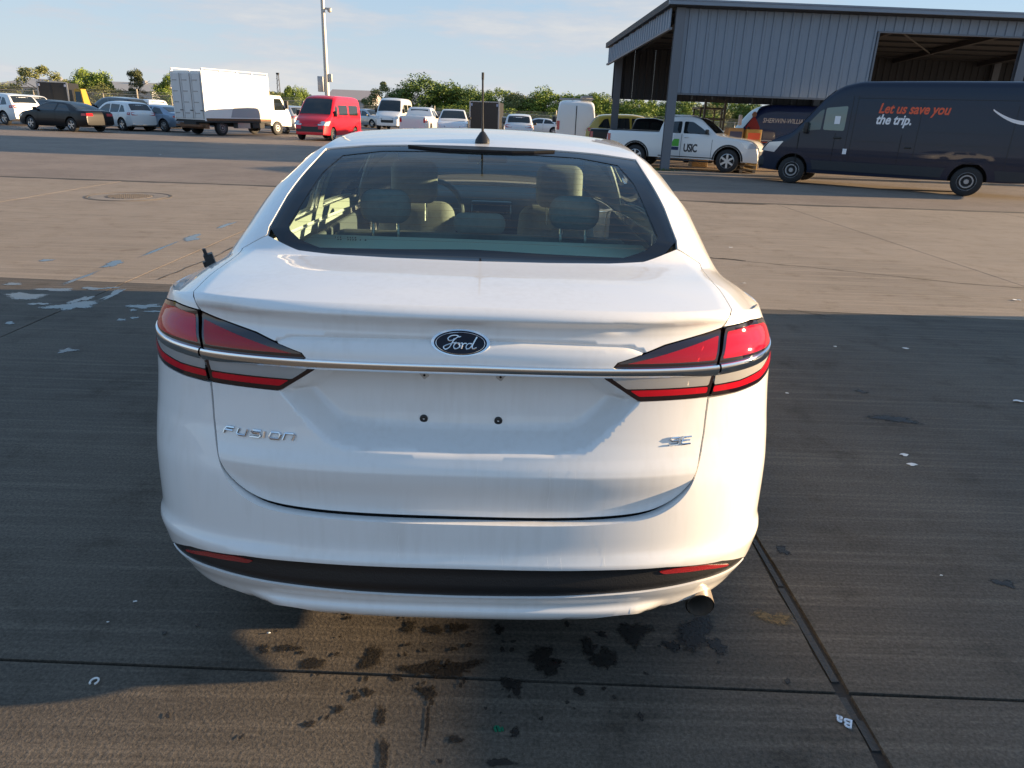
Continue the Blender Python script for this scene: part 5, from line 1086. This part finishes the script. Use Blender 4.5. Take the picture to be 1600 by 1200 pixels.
# yellow loader next to it
yl = tag(empty('yellow_loader', (-33.1, 58, 0)), 'yellow loader cab beside the black trailer at far left', 'machine'); m_yel = M('machine yellow', (.36, .22, .02), .5)
MB().box(-.6, .7, 0, 2.4, .9, 1.5).build('hood', m_yel, yl); cb = MB().add([(-.55, .2, 1.5), (.6, .2, 1.5), (.6, 1.5, 1.5), (-.55, 1.5, 1.5), (-.5, .4, 2.8), (.3, .4, 2.8), (.3, 1.4, 2.8), (-.5, 1.4, 2.8)], [(0, 3, 2, 1), (4, 5, 6, 7), (0, 1, 5, 4), (1, 2, 6, 5), (2, 3, 7, 6), (3, 0, 4, 7)]).build('cab', m_yel, yl)
mesh_obj('window', [(-.4, .21, 1.65), (.4, .21, 1.65), (.22, .37, 2.6), (-.4, .37, 2.6)], [(0, 1, 2, 3)], m_dglass, cb)
for sg in (-1, 1):
    for y in (.4, 2.0): wheel_parts(yl, .75, y, .55, sg, 'steel')
yl.scale = (.62, .7, .84)
# ------------------------------------------------------------------ open shed
sh = tag(empty('metal_shed', (5.50, 24.2, 0)), 'long grey ribbed metal shed open below on posts at right', 'shed')
m_rib = M('grey ribbed steel', (.20, .245, .305), .42, .2, var=(1.5, .08)); m_rib_shade = M('shaded ribbed steel', (.032, .036, .042), .6, .1); m_post = M('grey steel post', (.14, .16, .19), .5, .3)  # darker copy puts the shade inside the shed into the steel colour
def ribbed(name, w, z0, z1, mat, par, loc, rz=0, ribs=3):
    v = []; f = []; prof = []
    for k in range(ribs):
        a = w*k/ribs; s = w/ribs; prof += [(a, 0), (a+s*.62, 0), (a+s*.68, -.035), (a+s*.86, -.035), (a+s*.93, 0)]
    prof.append((w-.004, 0)); n = len(prof)
    for x, y in prof: v += [(x, y, z0), (x, y, z1)]
    for x, y in prof: v += [(x, y+.01, z0), (x, y+.01, z1)]
    for k in range(n-1): f += [(2*k, 2*k+2, 2*k+3, 2*k+1), (2*n+2*k+1, 2*n+2*k+3, 2*n+2*k+2, 2*n+2*k)]
    f += [(0, 1, 2*n+1, 2*n), (2*n-2, 4*n-2, 4*n-1, 2*n-1)]
    key = (w, z0, z1, ribs, mat.name)
    if key not in _rc: o = mesh_obj(name, v, f, mat); _rc[key] = o.data; o.parent = par
    else: o = link(bpy.data.objects.new(name, _rc[key]), par)
    o.location = loc; o.rotation_euler = (0, 0, rz); return o
_rc = {}
PW = .915
for k in range(7): ribbed('wall_panel', PW, 2.50, 5.02, m_rib, sh, (.15+k*PW, 0, 0))
for k in range(7, 25): ribbed('wall_panel', PW, 4.58, 5.02, m_rib, sh, (.15+k*PW, 0, 0))
MB().box(.1, 6.6, -.015, .03, 2.44, 2.50).build('wall_trim', m_post, sh); MB().box(6.555, 6.615, -.05, .03, 2.44, 4.58).build('opening_trim', m_post, sh); MB().box(6.615, 23, -.05, .03, 4.53, 4.58).build('opening_trim', m_post, sh)
MB().add([(-.4, -.35, 5.04), (23.4, -.35, 5.04), (23.4, 9.3, 4.55), (-1.15, 9.3, 4.55), (-.4, -.35, 5.24), (23.4, -.35, 5.24), (23.4, 9.3, 4.75), (-1.15, 9.3, 4.75)], [(0, 3, 2, 1), (4, 5, 6, 7), (0, 1, 5, 4), (1, 2, 6, 5), (2, 3, 7, 6), (3, 0, 4, 7)]).build('roof', m_rib_shade, sh)
gt = MB().box(-.42, 23.4, -.50, -.36, 5.06, 5.20).box(-.42, 23.4, -.52, -.34, 5.17, 5.21).build('gutter', m_rib, sh)
EA = math.atan2(.78, 9.2)
for k in range(10):
    f_ = k/10; o_ = ribbed('end_panel', .9, 4.42, 5.05, m_rib, sh, (-.25-.78*(1-f_), 9.2*(1-f_)-.1, -.52*(1-f_)), -math.pi/2+EA); o_.scale = (1.03, 1, 1)
MB().add([(-.30, -.2, 4.36), (-.2, -.2, 4.36), (-.98, 9.2, 3.84), (-1.08, 9.2, 3.84), (-.30, -.2, 4.43), (-.2, -.2, 4.43), (-.98, 9.2, 3.91), (-1.08, 9.2, 3.91)], [(0, 3, 2, 1), (4, 5, 6, 7), (0, 1, 5, 4), (1, 2, 6, 5), (2, 3, 7, 6), (3, 0, 4, 7)]).build('end_trim', m_post, sh)
for k in range(22): ribbed('rear_wall_panel', PW, 2.46, 4.56, m_rib_shade, sh, (-.75+k*PW, 9.1, 0))
def ibeam(name, x, y, z1, w=.30): 
    return MB().box(x-w/2, x+w/2, y-.09, y-.075, 0, z1).box(x-w/2, x+w/2, y+.075, y+.09, 0, z1).box(x-.012, x+.012, y-.075, y+.075, 0, z1).build(name, m_post, sh)
for x, y in ((.05, -.06), (11.6, .15), (23.0, .15), (-.55, 8.95), (8.5, 8.95), (16.3, 8.95), (23.0, 8.95)):
    ibeam('post', x, y, 5.02 if y < 4 else 4.54)
m_raf = M('shaded rafter steel', (.028, .031, .037), .6)  # rafter colour darkened to carry the shade under the roof
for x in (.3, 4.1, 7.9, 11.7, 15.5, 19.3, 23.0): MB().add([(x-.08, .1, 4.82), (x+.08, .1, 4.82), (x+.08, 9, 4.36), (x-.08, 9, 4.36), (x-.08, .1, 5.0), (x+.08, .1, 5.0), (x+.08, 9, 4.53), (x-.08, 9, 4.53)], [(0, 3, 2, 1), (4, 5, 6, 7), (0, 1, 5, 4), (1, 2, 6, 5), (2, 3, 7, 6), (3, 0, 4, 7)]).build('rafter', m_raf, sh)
for k in range(7): MB().box(-.1, 23, .6+k*1.3, .66+k*1.3, 4.93-k*.0665, 4.99-k*.0665).build('purlin', m_raf, sh)
MB().tube([(7.5, .3, 4.6), (11.6, 6, 4.55)], .03, 6).build('brace', m_raf, sh); MB().tube([(11.6, .3, 3.4), (14.5, .5, 4.7)], .04, 6).build('brace', m_raf, sh)
mb = MB(); rn = random.Random(6)
for k in range(160):
    x, y = 5.3+rn.gauss(0, .35), 24.0+rn.gauss(0, .15); a = rn.uniform(0, 6.28); h = rn.uniform(.03, .14); d = Vector((math.cos(a), math.sin(a), 0))*.012; t = Vector((rn.uniform(-.05, .05), rn.uniform(-.05, .05), h)); p = Vector((x, y, 0)); mb.add([p-d, p+d, p+t], [(0, 1, 2)])
wd_ = mb.build('weeds', M('weed green', (.09, .12, .03), .8)); wd_['kind'] = 'stuff'; wd_['label'] = 'low weeds growing at the foot of the shed post'; wd_['category'] = 'weeds'
# kerb line in front of the shed
struct(MB().box(4.0, 28, 22.55, 22.75, -.01, .06).build('kerb', concrete('kerb concrete', (.25, .22, .18), (.3, .26, .22), (.7, .7, .66), broom=0)))
# forklift and cartons under the shed
fk = tag(empty('forklift', (8.15, 28.4, 0)), 'black forklift with raised mast standing under the shed', 'forklift')
rbox('chassis', (1.1, 1.9, .7), .1, M('forklift orange', (.35, .12, .02), .5), fk, (0, .9, .65)); mst = MB()
for x in (-.42, .36): MB().box(x, x+.07, -.2, -.08, .1, 2.45).build('mast_rail', m_black, fk)
for z in (.9, 1.7, 2.35): MB().box(-.42, .43, -.19, -.11, z, z+.08).build('mast_bar', m_black, fk)
for x in (-.45, .39):
    for y in (.3, 1.4): MB().box(x, x+.06, y, y+.06, .9, 2.1).build('cage_post', m_black, fk)
MB().box(-.5, .5, .2, 1.55, 2.1, 2.16).build('cage_roof', m_black, fk)
for sg in (-1, 1):
    for y in (.35, 1.5): wheel_parts(fk, .5, y, .30, sg, 'steel')
m_cart = M('carton brown', (.30, .19, .09), .8, var=(5, .15)); m_cart2 = M('carton yellow', (.42, .26, .07), .7, var=(5, .15))
for nm, x, y, w, hgt, mm, lb in (('carton', 8.55, 26.7, .55, 1.45, m_cart, 'tall brown carton left of the pair behind the pickup hood'), ('carton', 9.2, 26.6, .55, 1.42, m_cart2, 'yellow brown carton right of the pair behind the pickup hood'), ('carton', 7.5, 27.3, .6, 1.5, m_cart, 'brown carton seen over the pickup roof beside the forklift')):
    cr = tag(empty(nm, (x, y, 0)), lb, 'box', 'cartons under the shed'); rbox('side', (w, w, hgt), .01, mm, cr, (0, 0, hgt/2)); MB().box(-w/2+.05, w/2-.05, -w/2-.008, -w/2-.002, hgt-.35, hgt-.12).build('tape', m_orange if x > 9 else m_navyp, cr)
pl_ = tag(empty('blue_bin', (11.55, 25.9, 0)), 'blue plastic bin on the ground under the delivery van', 'bin'); rbox('tub', (.9, .6, .42), .05, M('blue plastic', (.02, .10, .30), .4), pl_, (0, 0, .21)); rbox('rim', (.96, .66, .04), .015, M('pale rim', (.5, .6, .65), .4), pl_, (0, 0, .42))
rbx = tag(empty('pallet', (8.2, 24.6, 0)), 'stack of wooden pallets between the pickup and the delivery van', 'pallet'); m_wood = M('grey wood', (.26, .21, .15), .9, var=(8, .2))
for k in range(4):
    for j in range(5): MB().box(-.5, .5, -.5+j*.22, -.38+j*.22, .10+k*.14, .122+k*.14).build('board', m_wood, rbx)
    for x in (-.5, -.05, .4): MB().box(x, x+.1, -.5, .5, .015+k*.14, .10+k*.14).build('bearer', m_wood, rbx)
# ------------------------------------------------------------------ light pole, fence, buildings, trees
lp = tag(empty('light_pole', (-12.0, 50, 0)), 'tall pale light pole with equipment boxes behind the red van', 'pole'); m_pole = M('pale galvanised steel', (.48, .46, .42), .5, .3)
MB().tube([(0, 0, 0), (0, 0, 12.5)], [.17, .10], 14).build('shaft', m_pole, lp, True)
rbox('equipment_box', (.38, .28, .95), .03, m_steel, lp, (-.36, -.1, 3.1)); rbox('equipment_box', (.24, .2, .5), .03, m_pole, lp, (.26, 0, 3.5)); rbox('camera_bracket', (.5, .12, .12), .03, m_pole, lp, (.3, 0, 7.6)); MB().lathe([(0, .0), (0, .16), (-.16, .13), (-.24, 0)], 16, 'z', (.42, 0, 7.6)).build('dome_camera', m_pole, lp, True); MB().tube([(0, 0, 12.3), (1.4, -.3, 12.6)], .05, 8).build('arm', m_pole, lp, True); rbox('lamp_head', (.8, .4, .16), .05, m_pole, lp, (1.7, -.36, 12.6))
m_fence = M('galvanised fence steel', (.42, .38, .31), .5, .3)
def fence(label, pts, hgt, step):
    fe = tag(empty('chain_link_fence', (*pts[0], 0)), label, 'fence'); p0 = Vector((*pts[0], 0))
    mesh = bpy.data.materials.get('chain link') or None
    if not mesh:
        mesh, t, b = principled('chain link'); b.inputs['Base Color'].default_value = (.4, .36, .29, 1); b.inputs['Roughness'].default_value = .6
        c = t.nodes.new('ShaderNodeTexCoord'); m1 = []
        for ang in (1, -1):
            mp = t.nodes.new('ShaderNodeMapping'); mp.inputs['Rotation'].default_value = (0, math.radians(45*ang), 0); w = t.nodes.new('ShaderNodeTexWave'); w.inputs['Scale'].default_value = 4.; t.links.new(c.outputs['Object'], mp.inputs['Vector']); t.links.new(mp.outputs['Vector'], w.inputs['Vector']); m1.append(w)
        mm = t.nodes.new('ShaderNodeMath'); mm.operation = 'MAXIMUM'; t.links.new(m1[0].outputs['Fac'], mm.inputs[0]); t.links.new(m1[1].outputs['Fac'], mm.inputs[1]); g2_ = t.nodes.new('ShaderNodeMath'); g2_.operation = 'GREATER_THAN'; g2_.inputs[1].default_value = .93; t.links.new(mm.outputs[0], g2_.inputs[0]); t.links.new(g2_.outputs[0], b.inputs['Alpha'])
    for a, b in zip(pts, pts[1:]):
        A = Vector((*a, 0))-p0; B = Vector((*b, 0))-p0; n = max(1, int((B-A).length/step)); d = (B-A)/n
        for k in range(n+1):
            q = A+d*k; MB().tube([q, q+Vector((0, 0, hgt+.05+(.45 if k % 4 == 0 else 0)))], .045 if k % 4 else .07, 6).build('post', m_fence, fe)
        for z in (hgt, .15): MB().tube([A+Vector((0, 0, z)), B+Vector((0, 0, z))], .035, 6).build('rail', m_fence, fe)
        for z in (hgt+.15, hgt+.28): MB().tube([A+Vector((0, 0, z)), B+Vector((0, 0, z))], .012, 4).build('wire', m_fence, fe)
        mesh_obj('mesh_panel', [A+Vector((0, 0, .1)), B+Vector((0, 0, .1)), B+Vector((0, 0, hgt)), A+Vector((0, 0, hgt))], [(0, 1, 2, 3)], mesh, fe)
    return fe
fence('chain link fence along the far left side of the lot', [(-72, 68), (-20, 74)], 2.2, 3.0); fence('chain link fence along the back of the lot in the middle', [(-19.9, 76.5), (30, 78)], 1.75, 3.0)
# far buildings
def hall(name, label, x0, x1, y0, y1, ze, zr, wall, roof, loc=(0, 0)):
    b = tag(empty(name, (x0, y0, 0)), label, 'building'); w, d = x1-x0, y1-y0
    MB().add([(0, 0, 0), (w, 0, 0), (w, d, 0), (0, d, 0), (0, 0, ze), (w, 0, ze), (w, d, ze), (0, d, ze)], [(0, 1, 5, 4), (1, 2, 6, 5), (2, 3, 7, 6), (3, 0, 4, 7), (4, 5, 6, 7)]).build('wall', wall, b)
    MB().add([(-.4, -.4, ze), (w+.4, -.4, ze), (w+.4, d+.4, ze), (-.4, d+.4, ze), (-.4, d/2, zr), (w+.4, d/2, zr)], [(0, 1, 5, 4), (2, 3, 4, 5), (0, 4, 3), (1, 2, 5), (0, 3, 2, 1)]).build('roof', roof, b); return b
m_bw = M('pale wall', (.40, .41, .42), .7); m_br = M('beige metal roof', (.36, .33, .29), .6); m_gr = M('grey shingle roof', (.20, .20, .21), .8); m_pr = M('pink beige roof', (.36, .31, .29), .6)
h1 = hall('warehouse', 'long low warehouse with beige roof behind the trees at left', -80, -55, 118, 140, 3.1, 4.6, m_bw, m_br)
for k in range(3): MB().box(5+k*7, 6+k*7, 9, 10, 4.2, 4.9).build('roof_vent', m_steel, h1)
hall('far_hall', 'far hall with pink beige roof right of the light pole', -26.5, -20.5, 112, 122, 2.9, 4.4, m_bw, m_pr); hall('far_house', 'small far house with grey roof left of the round tree', -20, -14.5, 124, 132, 2.4, 4.2, m_bw, m_gr)
dm = tag(empty('lattice_mast', (-33, 110, 0)), 'thin dark lattice mast on the horizon right of the box truck', 'mast')
for x in (-.35, .35):
    for y in (-.35, .35): MB().tube([(x*1.4, y*1.4, 0), (x*.5, y*.5, 8.2)], .05, 4).build('leg', m_chas, dm)
for k in range(9): MB().tube([(-.5+.03*k, -.5, k*.9), (.5-.03*k, -.5, k*.9+.9)], .04, 4).build('brace', m_chas, dm)
MB().box(-.3, .3, -.3, .3, 8.0, 8.3).build('head', m_chas, dm)
dm.scale = (.6, .6, .74)
# trees
def leafmat(name, a, b):
    m, t, bs = principled(name); oi = t.nodes.new('ShaderNodeObjectInfo'); g = t.nodes.new('ShaderNodeNewGeometry'); mxx = t.nodes.new('ShaderNodeMix'); mxx.data_type = 'RGBA'; mxx.inputs['A'].default_value = (*a, 1); mxx.inputs['B'].default_value = (*b, 1)
    t.links.new(g.outputs['Random Per Island'], mxx.inputs['Factor']); t.links.new(mxx.outputs['Result'], bs.inputs['Base Color']); bs.inputs['Roughness'].default_value = .6; bs.inputs['Specular IOR Level'].default_value = .25
    return m
m_leaf = leafmat('broad leaves', (.10, .165, .028), (.24, .30, .055)); m_leafd = leafmat('dark leaves', (.065, .12, .03), (.15, .21, .05)); m_pine = leafmat('pine needles', (.05, .065, .028), (.12, .13, .055)); m_leafo = leafmat('olive leaves', (.12, .14, .05), (.25, .26, .10)); m_bark = M('bark', (.10, .075, .05), .9, bump=(20, .8))
def crown_mesh(seed, n, kind):
    rn = random.Random(seed); v = []; f = []; clumps = []
    for k in range(46 if kind != 'sparse' else 30):
        if kind == 'pine':
            z = rn.uniform(.15, 1.0); r = (.42*(1.05-z)+.06)*rn.uniform(.3, 1.1); a = rn.uniform(0, 6.28); clumps.append((r*math.cos(a), r*math.sin(a), z, rn.uniform(.05, .10), .45))
        else:
            a = rn.uniform(0, 6.28); u = rn.uniform(-.75, 1); rr = rn.uniform(.45, 1)**.5; q = math.sqrt(max(0, 1-u*u)); clumps.append((.5*rr*q*math.cos(a), .5*rr*q*math.sin(a), .58+.40*u*rr, rn.uniform(.09, .19) if kind != 'sparse' else rn.uniform(.06, .12), .8))
    for k in range(n):
        cx, cy, cz, cr, fl_ = rn.choice(clumps); d = Vector((rn.gauss(0, 1), rn.gauss(0, 1), rn.gauss(0, 1)*fl_)); d = d.normalized()*cr*rn.uniform(.35, 1.08)**.7; p = Vector((cx, cy, cz))+d
        s = rn.uniform(.011, .022)*(1 if kind != 'pine' else .9); a = Vector((rn.gauss(0, 1), rn.gauss(0, 1), rn.gauss(0, .8))).normalized(); b = a.cross(Vector((rn.gauss(0, 1), rn.gauss(0, 1), rn.gauss(0, 1)))).normalized(); i = len(v); v += [p-a*s, p+b*s*.6, p+a*s, p-b*s*.6]; f.append((i, i+1, i+2, i+3))
    me = bpy.data.meshes.new('crown'); me.from_pydata([tuple(q) for q in v], [], f); return me
CM = {('broad', 0): crown_mesh(1, 15000, 'broad'), ('broad', 1): crown_mesh(2, 15000, 'broad'), ('broad', 2): crown_mesh(7, 15000, 'broad'), ('sparse', 0): crown_mesh(3, 8000, 'sparse'), ('pine', 0): crown_mesh(4, 9000, 'pine'), ('sparse', 1): crown_mesh(9, 8000, 'sparse')}
tm = MB(); tm.tube([(0, 0, 0), (.005, 0, .2), (-.005, .01, .42), (.01, 0, .75)], [.028, .022, .016, .005], 8)
rn = random.Random(2)
for k in range(7):
    a = k*.9+rn.uniform(0, .4); z = .22+.06*k; tm.tube([(0, 0, z), (.15*math.cos(a), .15*math.sin(a), z+.12), (.32*math.cos(a), .32*math.sin(a), z+.22)], [.012, .008, .003], 5)
to = tm.build('trunk', m_bark, None, True); TRUNK = to.data; bpy.data.objects.remove(to)
def tree(label, x, y, w, h, kind, var, mat, rz=0, group=None):
    t = tag(empty('pine_tree' if kind == 'pine' else 'tree', (x, y, 0), rz), label, 'tree', group); t.scale = (w, w, h*.87)
    c = link(bpy.data.objects.new('crown', CM[(kind, var)]), t)
    if not c.data.materials: c.data.materials.append(m_leaf)
    c.material_slots[0].link = 'OBJECT'; c.material_slots[0].material = mat
    link(bpy.data.objects.new('trunk', TRUNK), t); return t
tree('loose olive tree at far left above the white suv', -50.2, 82, 5.6, 5.4, 'sparse', 0, m_leafo, .4); tree('green tree left of the pine behind the warehouse roof', -43.8, 80, 4.2, 5.2, 'broad', 0, m_leaf, 1.2); tree('small shrubby tree at the foot of the green tree', -42.0, 79, 4.6, 3.4, 'broad', 1, m_leafo, 2.2)
tree('dark pine tree in front of the warehouse at left', -39.0, 80, 4.6, 5.3, 'pine', 0, m_pine, .7); tree('bright green tree just left of the box truck', -35.0, 80, 4.0, 4.9, 'broad', 2, m_leaf, .3); tree('low bushy tree behind the fence at far left', -58, 84, 7, 3.6, 'broad', 1, m_leafo, 1.)
for k, (x, y, w, h, v) in enumerate([(-30.5, 95, 9, 3.9, 0), (-26, 97, 8, 3.5, 1), (-22.5, 96, 6, 3.3, 2)]): tree('low hedge like tree right of the box truck, number %s from the truck' % ('one', 'two', 'three')[k], x, y, w, h, 'broad', v, m_leafo, k, 'low trees between the box truck and the red van')
tree('small bright tree beside the light pole', -25.2, 90, 3.0, 4.5, 'broad', 0, m_leaf, 2.); tree('loose pale tree left of the big round tree', -13.6, 84, 5.2, 5.1, 'sparse', 1, m_leafo, .5)
tree('big round dark tree at the left end of the tree row', -8.9, 84, 7.6, 5.75, 'broad', 1, m_leafd, .2)
rn = random.Random(12); pos = []
x = -6.5; k = 0
ORD = ['first', 'second', 'third', 'fourth', 'fifth', 'sixth', 'seventh', 'eighth', 'ninth', 'tenth', 'eleventh', 'twelfth', 'thirteenth', 'fourteenth']
while k < 14:
    h = [5.0, 4.7, 4.9, 4.5, 4.9, 4.4, 4.8, 4.2, 4.5, 4.0, 4.6, 4.1, 5.0, 4.4][k]
    tree('%s green tree of the row counted from the big round tree' % ORD[k], x, 85+rn.uniform(-2, 3), rn.uniform(4.6, 6.0), h, 'broad', k % 3, (m_leaf, m_leafd, m_leaf, m_leafo)[k % 4], rn.uniform(0, 6), 'tree row behind the fence'); x += rn.uniform(2.3, 3.0); k += 1
    if k == 11: x += .5
for k in range(6): tree('%s low bushy tree under the tree row from the left' % ORD[k], -6+k*5.2, 82, 6.5, 2.9, 'broad', k % 3, m_leaf, k*1.3, 'low bushes before the tree row')
# far green belt on the horizon
mb = MB(); rn = random.Random(31)
for k in range(5200):
    a = rn.uniform(math.radians(20), math.radians(160)); R_ = rn.uniform(235, 275); p = Vector((R_*math.cos(a), R_*math.sin(a), abs(rn.gauss(0, 1))*1.6+.4+1.1*math.sin(a*37)+.8*math.sin(a*91))); s = rn.uniform(.8, 1.5); u = Vector((-math.sin(a), math.cos(a), 0)); mb.add([p-u*s, p-Vector((0, 0, s*.8)), p+u*s, p+Vector((0, 0, s*.8))], [(0, 1, 2, 3)])
fb_ = mb.build('far_woodland', leafmat('far leaves', (.05, .07, .03), (.10, .12, .05))); fb_['kind'] = 'stuff'; fb_['label'] = 'far belt of woodland along the horizon'; fb_['category'] = 'woodland'
